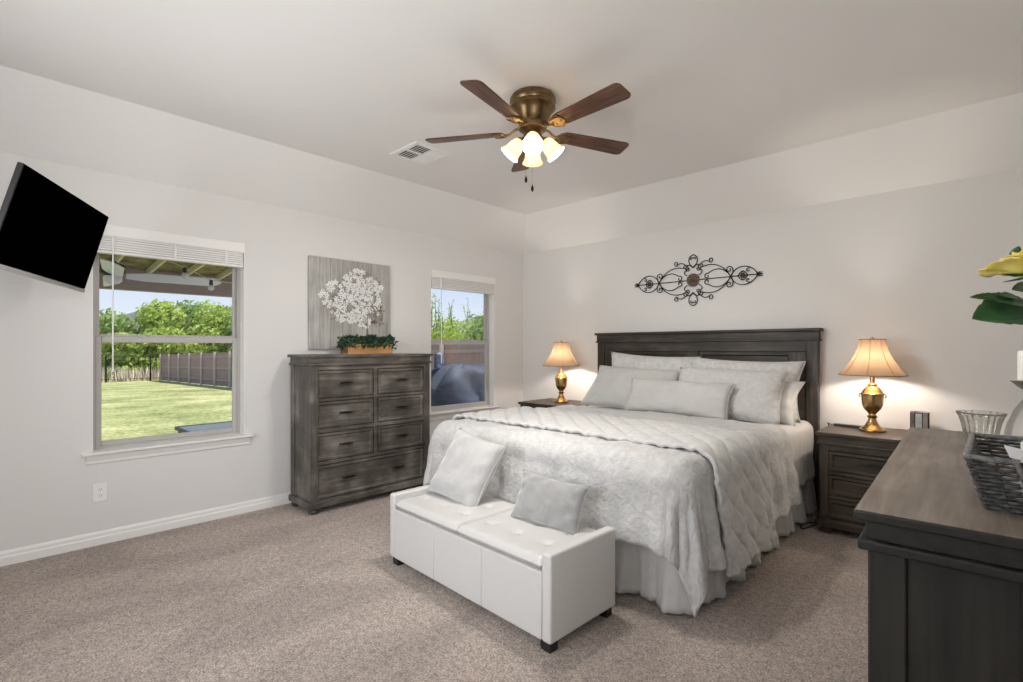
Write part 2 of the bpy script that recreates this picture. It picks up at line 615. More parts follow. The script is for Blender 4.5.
    def framed(self, x0, x1, z0, z1, yb, yf, border, rec=0.008, slope=0.010, mi=0, mat=None):
        """slab facing -Y whose front has a raised border and a sunk panel"""
        def ring(d, y):
            return [(x0 + d, y, z0 + d), (x1 - d, y, z0 + d), (x1 - d, y, z1 - d), (x0 + d, y, z1 - d)]
        vs = ring(0, yb) + ring(0.002, yf) + ring(border, yf) + ring(border + slope, yf + rec)
        fs = [(3, 2, 1, 0)]
        for k in range(3):
            for i in range(4):
                j = (i + 1) % 4
                fs.append((k * 4 + i, k * 4 + j, (k + 1) * 4 + j, (k + 1) * 4 + i))
        fs.append((12, 13, 14, 15))
        self.add(vs, fs, mi, mat)
        return self


def obj(name, mb, mat, parent=None, smooth=None, bevel=0.0, solid=0.0, sub=0, loc=None, rot=None, offset=-1.0, weld=False, seg=2):
    me = bpy.data.meshes.new(name)
    me.from_pydata([tuple(p) for p in mb.v], [], mb.f)
    mats = mat if isinstance(mat, (list, tuple)) else [mat]
    for m in mats:
        me.materials.append(m)
    if len(mats) > 1:
        me.polygons.foreach_set('material_index', mb.mi)
    if mb.uv:
        ul = me.uv_layers.new(name='uv')
        for l in me.loops:
            ul.data[l.index].uv = mb.uv.get(l.vertex_index, (0, 0))
    if weld:
        bm = bmesh.new()
        bm.from_mesh(me)
        bmesh.ops.remove_doubles(bm, verts=bm.verts, dist=1e-5)
        bmesh.ops.recalc_face_normals(bm, faces=bm.faces)
        bm.to_mesh(me)
        bm.free()
    me.update()
    if smooth is not None:
        me.polygons.foreach_set('use_smooth', [True] * len(me.polygons))
        if smooth < 179:
            me.set_sharp_from_angle(angle=R(smooth))
    o = bpy.data.objects.new(name, me)
    C.objects.link(o)
    if parent:
        o.parent = parent
    if loc:
        o.location = loc
    if rot:
        o.rotation_euler = rot
    if bevel:
        md = o.modifiers.new('bevel', 'BEVEL')
        md.width = bevel
        md.segments = seg
        md.limit_method = 'ANGLE'
        md.angle_limit = R(40)
        md.use_clamp_overlap = True
        me.polygons.foreach_set('use_smooth', [True] * len(me.polygons))
        me.set_sharp_from_angle(angle=R(35))
        md.harden_normals = False
    if solid:
        md = o.modifiers.new('solid', 'SOLIDIFY')
        md.thickness = solid
        md.offset = offset
    if sub:
        md = o.modifiers.new('sub', 'SUBSURF')
        md.levels = sub
        md.render_levels = sub
    return o


def thing(name, label, cat, loc=(0, 0, 0), rotz=0.0, group=None):
    o = bpy.data.objects.new(name, None)
    C.objects.link(o)
    o.empty_display_size = 0.1
    o.location = loc
    o.rotation_euler = (0, 0, rotz)
    o['label'] = label
    o['category'] = cat
    if group:
        o['group'] = group
    return o


def tag(o, label, cat, group=None, kind=None):
    o['label'] = label
    o['category'] = cat
    if group:
        o['group'] = group
    if kind:
        o['kind'] = kind
    return o


def struct(o, label=None):
    o['kind'] = 'structure'
    if label:
        o['label'] = label
    return o


def copy_tree(o, parent=None, label=None):
    c = o.copy()
    C.objects.link(c)
    if parent:
        c.parent = parent
    if label:
        c['label'] = label
    for ch in list(o.children):
        copy_tree(ch, c)
    return c


def arc(cx, cz, rx, rz, a0, a1, n=16):
    return [(cx + rx * math.cos(R(a0 + (a1 - a0) * i / n)), cz + rz * math.sin(R(a0 + (a1 - a0) * i / n))) for i in range(n + 1)]

# ================================================================== ROOM
RX, RY = 4.58, -5.30          # right wall, wall behind the camera
W1 = (-4.14, -3.22, 0.60, 2.10)
W2 = (-1.42, -0.50, 0.60, 2.10)
TW = 0.14

mb = MB()
mb.add([(0, RY, 0), (RX, RY, 0), (RX, 0, 0), (0, 0, 0), (0, RY, -0.12), (RX, RY, -0.12), (RX, 0, -0.12), (0, 0, -0.12)],
       [(0, 1, 2, 3), (7, 6, 5, 4), (0, 4, 5, 1), (1, 5, 6, 2), (2, 6, 7, 3), (3, 7, 4, 0)])
struct(obj('floor', mb, M['carpet']), 'speckled beige carpet')

mb = MB()
zt = 2.44
mb.box(-TW, 0, RY - TW, TW, -0.3, W1[2])
mb.box(-TW, 0, RY - TW, TW, W1[3], zt + 0.1)
for a, b in ((RY - TW, W1[0]), (W1[1], W2[0]), (W2[1], TW)):
    mb.box(-TW, 0, a, b, W1[2], W1[3])
struct(obj('wall_left', mb, M['wall']))
mb = MB()
mb.box(0, RX + TW, 0, TW, -0.12, zt + 0.1)
struct(obj('wall_back', mb, M['wall']))
W4 = (-5.18, -4.14, 0.80, 2.20)
mb = MB()
mb.box(RX, RX + TW, RY - TW, W4[0], -0.12, 2.90)
mb.box(RX, RX + TW, W4[1], 0, -0.12, 2.90)
mb.box(RX, RX + TW, W4[0], W4[1], -0.12, W4[2])
mb.box(RX, RX + TW, W4[0], W4[1], W4[3], 2.90)
struct(obj('wall_right', mb, M['wall']))
W3 = (0.95, 3.25, 0.70, 2.20)
mb = MB()
mb.box(0, W3[0], RY - TW, RY, -0.12, 2.90)
mb.box(W3[1], RX, RY - TW, RY, -0.12, 2.90)
mb.box(W3[0], W3[1], RY - TW, RY, -0.12, W3[2])
mb.box(W3[0], W3[1], RY - TW, RY, W3[3], 2.90)
struct(obj('wall_front', mb, M['wall']))

CZ, CD = 2.76, 0.48
mb = MB()
mb.add([(0, 0, zt), (RX, 0, zt), (RX, -CD, CZ), (CD, -CD, CZ), (CD, RY, CZ), (0, RY, zt), (RX, RY, CZ)],
       [(0, 3, 4, 5), (0, 1, 2, 3), (3, 2, 6, 4)])
oc = obj('ceiling', mb, M['ceil'], solid=0.15, offset=-1.0)
struct(oc, 'white ceiling sloped along two walls')
# the solid must grow upward, away from the room
oc.modifiers['solid'].offset = 1.0 if oc.data.polygons[2].normal.z > 0 else -1.0

BB = [(0, 0), (0.017, 0), (0.017, 0.047), (0.012, 0.055), (0.012, 0.072), (0.006, 0.086), (0, 0.086)]
mb = MB()
mb.prism(BB, 'y', RY, 0.0)
struct(obj('baseboard_left', mb, M['trim']))
mb = MB()
mb.prism([(-x, z) for x, z in BB], 'x', 0.017, RX)
struct(obj('baseboard_back', mb, M['trim']))
mb = MB()
mb.prism([(RX - x, z) for x, z in BB], 'y', RY, -0.017)
struct(obj('baseboard_right', mb, M['trim']))


def window(name, y0, y1, z0, z1, label):
    w = bpy.data.objects.new(name, None)
    C.objects.link(w)
    w.location = (0, y0, z0)
    w['kind'] = 'structure'
    w['label'] = label
    W, H = y1 - y0, z1 - z0
    zm = H * 0.497
    xo, xi = -0.138, -0.080
    f = MB()
    t = 0.026
    f.box(xo, xi, 0, t, 0.0, H)
    f.box(xo, xi, W - t, W, 0.0, H)
    f.box(xo, xi, t, W - t, H - t, H)
    f.box(xo, xi, t, W - t, 0.0, t)
    obj('window_frame', f, M['vinyl'], w, bevel=0.003)

    j = MB()
    for a_, b_ in ((0.0, 0.004), (W - 0.004, W)):
        j.box(xi, -0.001, a_, b_, 0.010, H)
    obj('window_jamb', j, M['trim'], w)

    def sash(nm, za, zb, xa, xb, b=0.030, bt=None, bb_=None):
        bt, bb_ = bt or b, bb_ or b
        s = MB()
        s.box(xa, xb, t, t + b, za, zb)
        s.box(xa, xb, W - t - b, W - t, za, zb)
        s.box(xa, xb, t + b, W - t - b, zb - bt, zb)
        s.box(xa, xb, t + b, W - t - b, za, za + bb_)
        so = obj(nm, s, M['vinyl'], w, bevel=0.004)
        g = MB()
        g.box((xa + xb) / 2 - 0.002, (xa + xb) / 2 + 0.002, t + b - 0.004, W - t - b + 0.004, za + bb_ - 0.004, zb - bt + 0.004)
        obj('pane', g, M['pane'], so)
    sash('upper_sash', zm - 0.012, H - t, -0.132, -0.110, 0.024, None, 0.045)
    sash('lower_sash', t, zm + 0.018, -0.108, -0.084, 0.032, 0.042, 0.034)
    l = MB()
    l.box(-0.100, -0.076, W * 0.28, W * 0.28 + 0.05, zm + 0.012, zm + 0.026)
    l.box(-0.100, -0.076, W * 0.72, W * 0.72 + 0.05, zm + 0.012, zm + 0.026)
    obj('sash_lock', l, M['vinyl'], w, bevel=0.003)
    # stool and apron
    s = MB()
    s.prism([(-0.085, -0.012), (0.040, -0.012), (0.050, -0.004), (0.050, 0.004), (0.040, 0.010), (-0.085, 0.010)], 'y', 0.0, W)
    s.prism([(0.0, -0.012), (0.040, -0.012), (0.050, -0.004), (0.050, 0.004), (0.040, 0.010), (0.0, 0.010)], 'y', -0.055, 0.0)
    s.prism([(0.0, -0.012), (0.040, -0.012), (0.050, -0.004), (0.050, 0.004), (0.040, 0.010), (0.0, 0.010)], 'y', W, W + 0.055)
    obj('window_sill', s, M['trim'], w)
    s = MB()
    s.prism([(0, -0.012), (0.030, -0.012), (0.022, -0.034), (0.014, -0.048), (0.012, -0.066), (0.006, -0.072), (0, -0.072)], 'y', -0.035, W + 0.035)
    obj('window_apron', s, M['trim'], w)
    return w


window('window_1', *W1, 'wide taupe sash window looking out on the lawn')
w3 = bpy.data.objects.new('added_window_behind', None)  # unseen window, added to let the rear fill light in
C.objects.link(w3)
w3.location = (0, RY, 0)
struct(w3, 'wide window added for fill light in the wall behind the camera')
mb = MB()
for a, b, c, d in ((W3[0], W3[1], W3[2], W3[2] + 0.04), (W3[0], W3[1], W3[3] - 0.04, W3[3]), (W3[0], W3[0] + 0.04, W3[2] + 0.04, W3[3] - 0.04),
                   (W3[1] - 0.04, W3[1], W3[2] + 0.04, W3[3] - 0.04), (2.08, 2.12, W3[2] + 0.04, W3[3] - 0.04)):
    mb.box(a, b, -0.11, -0.06, c, d)
obj('window_frame', mb, M['vinyl'], w3)
mb = MB()
mb.box(W3[0] + 0.04, W3[1] - 0.04, -0.087, -0.083, W3[2] + 0.04, W3[3] - 0.04)
obj('pane', mb, M['pane'], w3)
w4 = bpy.data.objects.new('added_window_beside', None)  # second unseen window, added for the fill from the side
C.objects.link(w4)
w4.location = (RX, 0, 0)
struct(w4, 'window added for fill light in the wall beside the camera')
mb = MB()
for a, b, c, d in ((W4[0], W4[1], W4[2], W4[2] + 0.04), (W4[0], W4[1], W4[3] - 0.04, W4[3]), (W4[0], W4[0] + 0.04, W4[2] + 0.04, W4[3] - 0.04),
                   (W4[1] - 0.04, W4[1], W4[2] + 0.04, W4[3] - 0.04), (W4[0] + 0.04, W4[1] - 0.04, 1.48, 1.52)):
    mb.box(0.06, 0.11, a, b, c, d)
obj('window_frame', mb, M['vinyl'], w4)
mb = MB()
mb.box(0.083, 0.087, W4[0] + 0.04, W4[1] - 0.04, W4[2] + 0.04, W4[3] - 0.04)
obj('pane', mb, M['pane'], w4)
window('window_2', *W2, 'taupe sash window looking out on the covered grill')


def blind(y0, y1, zt_, label, wand_y, cords):
    b = thing('window_blind', label, 'blind', (0, y0, zt_), 0, 'raised blinds in the two windows')
    W = y1 - y0
    g = 0.004
    v = MB()
    v.prism([(0.004, -0.078), (0.018, -0.078), (0.020, -0.070), (0.020, -0.006), (0.016, -0.002), (0.004, -0.002)], 'y', g, W - g)
    v.box(-0.045, 0.004, g, g + 0.012, -0.078, -0.002)
    v.box(-0.045, 0.004, W - g - 0.012, W - g, -0.078, -0.002)
    obj('valance', v, M['slat'], b)
    h = MB()
    h.box(-0.042, 0.0, 0.018, W - 0.018, -0.05, -0.004)
    obj('headrail', h, M['slat'], b)
    s = MB()
    for k in range(7):
        z = -0.060 - k * 0.0160
        s.prism([(-0.047, z), (-0.022, z + 0.002), (0.003, z), (0.003, z - 0.0125), (-0.022, z - 0.0105), (-0.047, z - 0.0125)], 'y', 0.012, W - 0.012)
    obj('slats', s, M['slat'], b)
    r = MB()
    r.box(-0.048, 0.004, 0.012, W - 0.012, -0.190, -0.172)
    obj('bottom_rail', r, M['slat'], b, bevel=0.003)
    for c in cords:
        t = MB()
        t.box(0.0035, 0.0055, W * c - 0.007, W * c + 0.007, -0.188, -0.06)
        obj('ladder_tape', t, M['slat'], b)
    w_ = MB()
    w_.tube([(0.010, wand_y, -0.06), (0.012, wand_y, -0.10), (0.012, wand_y, -0.97)], 0.0046, 8)
    w_.ball((0.012, wand_y, -0.97), 0.007)
    obj('tilt_wand', w_, M['white'], b, smooth=60)
    return b


blind(W1[0], W1[1], W1[3], 'white blind raised high in the window over the lawn', 0.105, (0.12, 0.5, 0.86))
bb = blind(W2[0], W2[1], W2[3], 'white blind raised high in the window over the covered grill', 0.13, (0.14, 0.86))

# outlet
o = thing('power_outlet', 'white double power outlet low on the wall under the lawn window', 'outlet', (0.0, -4.10, 0.34))
mb = MB()
mb.box(0.0, 0.006, -0.038, 0.038, -0.060, 0.060)
obj('cover_plate', mb, M['white'], o, bevel=0.003)
for dz in (-0.020, 0.020):
    mb = MB()
    prof = [(0.0165 * math.cos(2 * PI * i / 20), dz + 0.0135 * math.sin(2 * PI * i / 20)) for i in range(20)]
    mb.prism(prof, 'x', 0.005, 0.0085)
    s = obj('socket', mb, M['white'], o)
    mb = MB()
    mb.box(0.0082, 0.0089, -0.0075, -0.0055, dz - 0.003, dz + 0.006)
    mb.box(0.0082, 0.0089, 0.0055, 0.0075, dz - 0.003, dz + 0.006)
    mb.box(0.0082, 0.0089, -0.002, 0.002, dz - 0.010, dz - 0.006)
    obj('slots', mb, M['black'], s)

# ceiling vent
v = thing('ceiling_vent', 'square white air vent set in the ceiling near the fan', 'vent', (1.080, -2.330, CZ))
mb = MB()
q = 0.165
mb.box(-q, q, -q, -q + 0.03, -0.010, 0.0)
mb.box(-q, q, q - 0.03, q, -0.010, 0.0)
mb.box(-q, -q + 0.03, -q + 0.03, q - 0.03, -0.010, 0.0)
mb.box(q - 0.03, q, -q + 0.03, q - 0.03, -0.010, 0.0)
mb.box(-0.008, 0.008, -q + 0.03, q - 0.03, -0.010, 0.0)
obj('vent_frame', mb, M['white'], v, bevel=0.002)
mb = MB()
mb.box(-q + 0.03, q - 0.03, -q + 0.03, q - 0.03, -0.0012, -0.0004)
obj('duct_opening', mb, pm('dark_duct', (0.10, 0.10, 0.10), 0.9), v)
mb = MB()
for side in (-1, 1):
    for k in range(11):
        y = -q + 0.04 + k * 0.0245
        x0, x1 = (0.008, q - 0.03) if side > 0 else (-q + 0.03, -0.008)
        tl = 0.010 if k < 6 else -0.010
        mb.add([(x0, y - 0.010, -0.009 if tl > 0 else -0.002), (x1, y - 0.010, -0.009 if tl > 0 else -0.002),
                (x1, y + 0.010, -0.002 if tl > 0 else -0.009), (x0, y + 0.010, -0.002 if tl > 0 else -0.009)], [(0, 1, 2, 3)])
obj('louvers', mb, M['white'], v, solid=0.001)

# ================================================================== TELEVISION
yaw, tilt, roll, TVW = 1.069, 0.252, -0.039, 0.85
TVH = TVW * 9 / 16
nrm = Vector((math.cos(yaw) * math.cos(tilt), math.sin(yaw) * math.cos(tilt), -math.sin(tilt)))
right = Vector((-math.sin(yaw), math.cos(yaw), 0))
up = nrm.cross(right)
RR = right * math.cos(roll) + up * math.sin(roll)
UU = nrm.cross(RR)
YY = UU.cross(RR)
tvc = Vector((0.661, -4.351, 1.873))
tv = thing('television', 'flat black television tilted out from the wall beside the lawn window', 'television')
m4 = Matrix((RR, YY, UU)).transposed().to_4x4()
m4.translation = tvc
tv.matrix_world = m4
tvi = m4.inverted()
mb = MB()
mb.box(-TVW / 2, TVW / 2, 0.004, 0.030, -TVH / 2, TVH / 2)
mb.box(-TVW * 0.36, TVW * 0.36, 0.030, 0.062, -TVH * 0.42, TVH * 0.30)
obj('casing', mb, pm('tv_casing', (0.006, 0.006, 0.006), 0.6), tv, bevel=0.004)
mb = MB()
mb.box(-TVW / 2 + 0.003, TVW / 2 - 0.003, 0.0, 0.004, -TVH / 2 + 0.016, TVH / 2 - 0.003)
obj('screen', mb, M['screen'], tv)
mb = MB()
mb.box(-TVW / 2, TVW / 2, -0.004, 0.034, -TVH / 2 - 0.010, -TVH / 2 + 0.012)
s = obj('lower_trim', mb, M['silver'], tv, bevel=0.003)
s['label'] = 'silver strip along the lower edge'
mb = MB()
mb.box(-0.13, 0.13, 0.062, 0.074, -0.10, 0.10)
obj('bracket', mb, M['iron'], tv)
elbow = Vector((0.40, -4.62, 1.85))
wallp = Vector((0.012, -4.80, 1.85))
mb = MB()
mb.tube([tvi @ (tvc + nrm * -0.07), tvi @ elbow], 0.018, 8)
obj('arm', mb, M['iron'], tv)
mb = MB()
mb.tube([tvi @ elbow, tvi @ wallp], 0.018, 8)
obj('arm', mb, M['iron'], tv)
mb = MB()
mb.box(0.002, 0.014, -4.86, -4.74, 1.72, 1.98, 0, tvi)
obj('wall_plate', mb, M['iron'], tv)


# ================================================================== CASE FURNITURE
def pull(mb, x, y, z, L=0.122):
    n = 9
    up_, lo = [], []
    for i in range(n):
        u = -1 + 2 * i / (n - 1)
        h = 0.0085 * (1 - 0.62 * abs(u) ** 1.6)
        up_.append((x + u * L / 2, z + h))
        lo.append((x + u * L / 2, z - h))
    mb.prism(up_[::-1] + lo, 'y', y - 0.022, y - 0.012)
    for s in (-1, 1):
        mb.box(x + s * L * 0.32 - 0.005, x + s * L * 0.32 + 0.005, y - 0.013, y + 0.004, z - 0.005, z + 0.005)


def case(name, label, cat, loc, rotz, W, D, H, rows, mats, foot=0.045, base=0.055, top=0.026, frieze=0.045, lip=0.016,
         post=0.05, endgroove=False, group=None, top_mat=None):
    """rows: list of (z0, z1, [(x0, x1, pulls)])  drawers face -Y"""
    X, Y, Z = mats
    t = thing(name, label, cat, loc, rotz, group)
    w, d = W / 2 - 0.022, D / 2 - 0.022
    zt0 = H - top
    zf = zt0 - frieze
    zl = zf - lip
    b = MB()
    b.box(-w + 0.012, w - 0.012, -d + 0.024, d, foot, zl + 0.002)
    for s in (-1, 1):
        xa, xb = sorted((s * w, s * (w - post)))
        b.box(xa, xb, -d, -d + post, foot + 0.002, zl + 0.001)
        b.box(xa, xb, d - post, d + 0.001, foot + 0.002, zl + 0.001)
    obj('body', b, Z, t, bevel=0.004)
    # end panels
    for s in (-1, 1):
        e = MB()
        xa, xb = sorted((s * (w - 0.010), s * (w - 0.024)))
        if endgroove:
            e.box(xa, xb, -d + post + 0.001, -0.006, foot + base, zl - 0.002)
            e.box(xa, xb, 0.006, d - post - 0.001, foot + base, zl - 0.002)
        else:
            e.box(xa, xb, -d + post + 0.001, d - post - 0.001, foot + base, zl - 0.002)
        obj('side_panel', e, Z, t, bevel=0.002)
    # rails between the drawers
    r = MB()
    edges = [zl + 0.001] + [z for row in rows for z in (row[1], row[0])] + [foot + base * 0.6]
    for k in range(0, len(edges), 2):
        hi, lo = edges[k], edges[k + 1]
        if hi - lo > 0.008:
            r.box(-w + post, w - post, -d + 0.004, -d + 0.03, lo + 0.003, hi - 0.003)
    for z0, z1, cells in rows:
        for a, c in zip(cells[:-1], cells[1:]):
            r.box(a[1] + 0.003, c[0] - 0.003, -d + 0.004, -d + 0.03, z0 - 0.002, z1 + 0.002)
    obj('face_frame', r, X, t, bevel=0.002)
    f = MB()
    f.box(-w - 0.003, w + 0.003, -d - 0.003, d, zf - 0.001, zt0 + 0.001)
    obj('frieze', f, X, t, bevel=0.003)
    l = MB()
    l.box(-W / 2 + 0.006, W / 2 - 0.006, -D / 2 + 0.006, d, zl, zf)
    obj('moulding', l, X, t, bevel=0.005)
    p = MB()
    p.box(-W / 2, W / 2, -D / 2, D / 2 - 0.010, zt0, H)
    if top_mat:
        p.mi = [1, 0, 1, 1, 1, 1]  # upward face takes the lit colour, edges the painted shade
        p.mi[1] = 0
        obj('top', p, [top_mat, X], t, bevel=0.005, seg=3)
    else:
        obj('top', p, X, t, bevel=0.006, seg=3)
    bs = MB()
    bs.box(-W / 2 + 0.004, W / 2 - 0.004, -D / 2 + 0.004, d, foot, foot + base)
    obj('base_moulding', bs, X, t, bevel=0.008, seg=3)
    for sx in (-1, 1):
        for sy in (-1, 1):
            ft = MB()
            ft.lathe([(0.026, 0.0), (0.036, 0.006), (0.040, foot * 0.5), (0.034, foot * 0.85), (0.028, foot)], 20, 0,
                     Matrix.Translation((sx * (w - 0.035), sy * (d - 0.035), 0)))
            obj('foot', ft, Z, t, smooth=50)
    for z0, z1, cells in rows:
        for x0, x1, n in cells:
            g = MB()
            g.framed(x0 + 0.005, x1 - 0.005, z0 + 0.005, z1 - 0.005, -d + 0.026, -d + 0.001, 0.018, 0.012, 0.010)
            dr = obj('drawer', g, X, t, bevel=0.0015)
            for k in range(n):
                h = MB()
                px = (x0 + x1) / 2 if n == 1 else x0 + (x1 - x0) * (0.27 + 0.46 * k)
                pull(h, px, -d + 0.010, (z0 + z1) / 2 + 0.006)
                obj('handle', h, M['iron'], dr, bevel=0.0015)
    return t


chest_mats = (M['wood_x'], M['wood_y'], M['wood_z'])
# the tall chest: faces +x
yc = -2.295
two = [(-0.525, -0.020, 1), (0.020, 0.500, 1)]
case('chest_of_drawers', 'tall grey wood chest of seven drawers between the two windows', 'chest of drawers', (0.266, yc - 0.040, 0), PI / 2, 1.17, 0.415, 1.232,
     [(0.890, 1.110, two), (0.655, 0.865, two), (0.400, 0.620, two), (0.105, 0.370, [(-0.525, 0.500, 2)])],
     chest_mats, foot=0.045, base=0.05, top=0.024, frieze=0.046, post=0.062)

brown = (M['brown_x'], M['brown_y'], M['brown_z'])
ns_rows = [(0.435, 0.575, [(-0.268, 0.268, 1)]), (0.270, 0.410, [(-0.268, 0.268, 1)]), (0.108, 0.245, [(-0.268, 0.268, 1)])]
ns = case('nightstand', 'grey-brown three-drawer nightstand beside the wide dresser', 'nightstand', (3.662, -0.325, 0), 0, 0.68, 0.57, 0.70,
          ns_rows, brown, top=0.026, frieze=0.040, post=0.055, group='pair of nightstands')
copy_tree(ns, None, 'grey nightstand half hidden behind the bed, next to the grill window').location = (0.820, -0.325, 0)

# the dresser: faces -x, its end towards the camera
dk = (M['shaded_x'], M['shaded_y'], M['shaded_z'])
DL, DD, DH = 1.44, 0.50, 0.955
three = [(-0.66, -0.235, 1), (-0.205, 0.205, 1), (0.235, 0.66, 1)]
case('dresser', 'wide dresser with shade-darkened wood sides and lit brown top under the wicker basket', 'dresser', (4.246, -2.664, 0), -PI / 2 + R(1.9), DL, DD, DH,
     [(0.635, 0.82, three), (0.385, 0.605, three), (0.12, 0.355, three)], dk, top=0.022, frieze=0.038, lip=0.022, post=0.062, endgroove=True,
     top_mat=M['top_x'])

# ================================================================== BED
HX0, HX1 = 1.150, 3.236
bed = thing('bed', 'king bed with a charcoal panelled wood headboard', 'bed', (2.213, -0.03, 0))
bx = 2.213


def bl(mb_):
    """shift a mesh built in room coordinates into the bed's frame"""
    for p in mb_.v:
        p.x -= bx
        p.y += 0.03
    return mb_


hb = MB()
hb.box(HX0 + 0.09, HX1 - 0.09, -0.041, -0.033, 0.50, 1.345)
ho = obj('headboard', bl(hb), M['head_x'], bed)
for a in (HX0 + 0.012, HX1 - 0.095):
    hb = MB()
    hb.box(a, a + 0.083, -0.095, -0.03, 0.0, 1.345)
    obj('post', bl(hb), M['head_z'], ho, bevel=0.004)
hb = MB()
hb.box(HX0 + 0.095, HX1 - 0.095, -0.090, -0.035, 1.255, 1.345)
hb.box(HX0 + 0.095, HX1 - 0.095, -0.090, -0.035, 0.50, 0.60)
obj('rail', bl(hb), M['head_x'], ho, bevel=0.003)
for a in (HX0 + 0.097, 2.16, HX1 - 0.197):
    hb = MB()
    hb.box(a, a + 0.10, -0.086, -0.036, 0.60, 1.255)
    obj('stile', bl(hb), M['head_z'], ho, bevel=0.004)
for a, b in ((HX0 + 0.197, 2.16), (2.26, HX1 - 0.197)):
    hb = MB()
    hb.framed(a, b, 0.60, 1.255, -0.040, -0.066, 0.030, 0.014, 0.012)
    obj('panel', bl(hb), M['head_x'], ho)
hb = MB()
hb.box(HX0 + 0.006, HX1 - 0.006, -0.100, -0.028, 1.355, 1.418)
obj('frieze', bl(hb), M['head_x'], ho, bevel=0.003)
hb = MB()
hb.box(HX0 - 0.004, HX1 + 0.004, -0.110, -0.024, 1.340, 1.357)
obj('moulding', bl(hb), M['head_x'], ho, bevel=0.005)
hb = MB()
hb.box(HX0 - 0.012, HX1 + 0.012, -0.120, -0.016, 1.418, 1.442)
obj('cap', bl(hb), M['head_x'], ho, bevel=0.006)
mb = MB()
mb.box(1.27, 3.155, -2.28, -0.10, 0.13, 0.36)
obj('box_spring', bl(mb), M['skirt'], bed, bevel=0.02)
mb = MB()
mb.box(1.26, 3.165, -2.29, -0.10, 0.36, 0.655)
obj('mattress', bl(mb), M['plainwhite'], bed, bevel=0.05, seg=4)
for x in (1.35, 3.08):
    for y in (-2.15, -0.25):
        mb = MB()
        mb.box(x - 0.03, x + 0.03, y - 0.03, y + 0.03, 0.0, 0.13)
        obj('leg', bl(mb), M['foot'], bed)


def smooth01(x):
    x = max(0.0, min(1.0, x))
    return x * x * (3 - 2 * x)


def nz(x, y, z=0.0):
    return noise.noise(Vector((x, y, z)))


def drape(name, mat, s0, s1, t0, t1, X0, X1, Y0, zt_, Rc, flare, ds, fold, foldw, puff, seed, solid, edge_wave=0.0, wr=0.004, cell=0.0):
    """a cloth laid over the bed: flat sheet coordinates (s along the width, t along the length), hanging past the edges X0, X1, Y0"""
    a0, a1, b0 = X0 + Rc, X1 - Rc, Y0 + Rc
    nu = max(2, int((s1 - s0) / ds))
    nv = max(2, int((t1 - t0) / ds))

    def fn(u, v):
        s = s0 + (s1 - s0) * u
        t = t0 + (t1 - t0) * v
        # a little irregular hem
        t += edge_wave * nz(s * 3.1, seed + 7) * (1 - v)
        cs, ct = min(max(s, a0), a1), max(t, b0)
        ox, oy = s - cs, t - ct
        r = math.hypot(ox, oy)
        top = puff * (0.6 + 0.8 * nz(s * 2.1, t * 2.1, seed)) + wr * nz(s * 9, t * 9, seed) + 0.5 * wr * nz(s * 21, t * 21, seed)
        pad = 0.0
        if cell:
            pa, pb = abs(((s + t) / cell) % 1.0 - 0.5), abs(((s - t) / cell) % 1.0 - 0.5)
            pad = 0.016 * min(1.0, (0.5 - max(pa, pb)) * 4.0) ** 0.5
            top += pad
        if r < 1e-6:
            return (s, t, zt_ + top)
        dx, dy = ox / r, oy / r
        L = Rc * PI / 2
        if r < L:
            a = r / Rc
            h, dr = Rc * math.sin(a), Rc * (1 - math.cos(a))
        else:
            h, dr = Rc + (r - L) * flare, Rc + (r - L) * math.sqrt(1 - flare * flare)
        q = (cs - a1) * 1.0 + (ct - b0) * 1.0 + math.atan2(abs(dy), abs(dx) + 1e-6) * -0.42
        if ox < 0:
            q = (a0 - cs) + (ct - b0) + 5.0 + math.atan2(abs(dy), abs(dx) + 1e-6) * -0.42
        k = smooth01((dr - Rc * 0.5) / 0.28)
        w = math.sin(q * 2 * PI / foldw + 2.2 * nz(q * 1.7, seed)) + 0.45 * math.sin(q * 2 * PI / (foldw * 0.43) + seed)
        h += pad * min(1.0, dr / 0.1) + fold * k * w + wr * 1.6 * nz(s * 8, t * 8, seed + 3) * min(1, r / 0.1)
        z = zt_ - dr + top * max(0.0, 1 - dr / 0.12)
        return (cs + dx * h, ct + dy * h, max(0.012, z))

    m = MB()
    m.grid(fn, nu, nv, 0, lambda u, v: (s0 + (s1 - s0) * u, t0 + (t1 - t0) * v))
    return obj(name, m, mat, None, smooth=180, solid=solid, offset=0.0)


# bed skirt: gathered strip round three sides
path = [(3.185, -0.12), (3.185, -2.20)]
for i in range(7):
    a = PI / 2 * i / 6
    path.append((3.115 + 0.07 * math.cos(a), -2.235 - 0.07 * math.sin(a)))
path += [(3.08, -2.305), (1.31, -2.305)]
for i in range(7):
    a = PI / 2 * i / 6
    path.append((1.31 - 0.07 * math.sin(a), -2.235 - 0.07 * math.cos(a)))
path += [(1.24, -2.2), (1.24, -0.12)]
pts = []
for (xa, ya), (xb, yb) in zip(path[:-1], path[1:]):
    L = math.hypot(xb - xa, yb - ya)
    n = max(1, int(L / 0.014))
    for i in range(n):
        pts.append((xa + (xb - xa) * i / n, ya + (yb - ya) * i / n))
pts.append(path[-1])
nrmls = []
for i in range(len(pts)):
    a, b = pts[max(0, i - 2)], pts[min(len(pts) - 1, i + 2)]
    tx, ty = b[0] - a[0], b[1] - a[1]
    l = math.hypot(tx, ty)
    nrmls.append((-ty / l, tx / l))
sgn = 1 if nrmls[10][0] > 0 else -1
cum = [0]
for a, b in zip(pts[:-1], pts[1:]):
    cum.append(cum[-1] + math.hypot(b[0] - a[0], b[1] - a[1]))


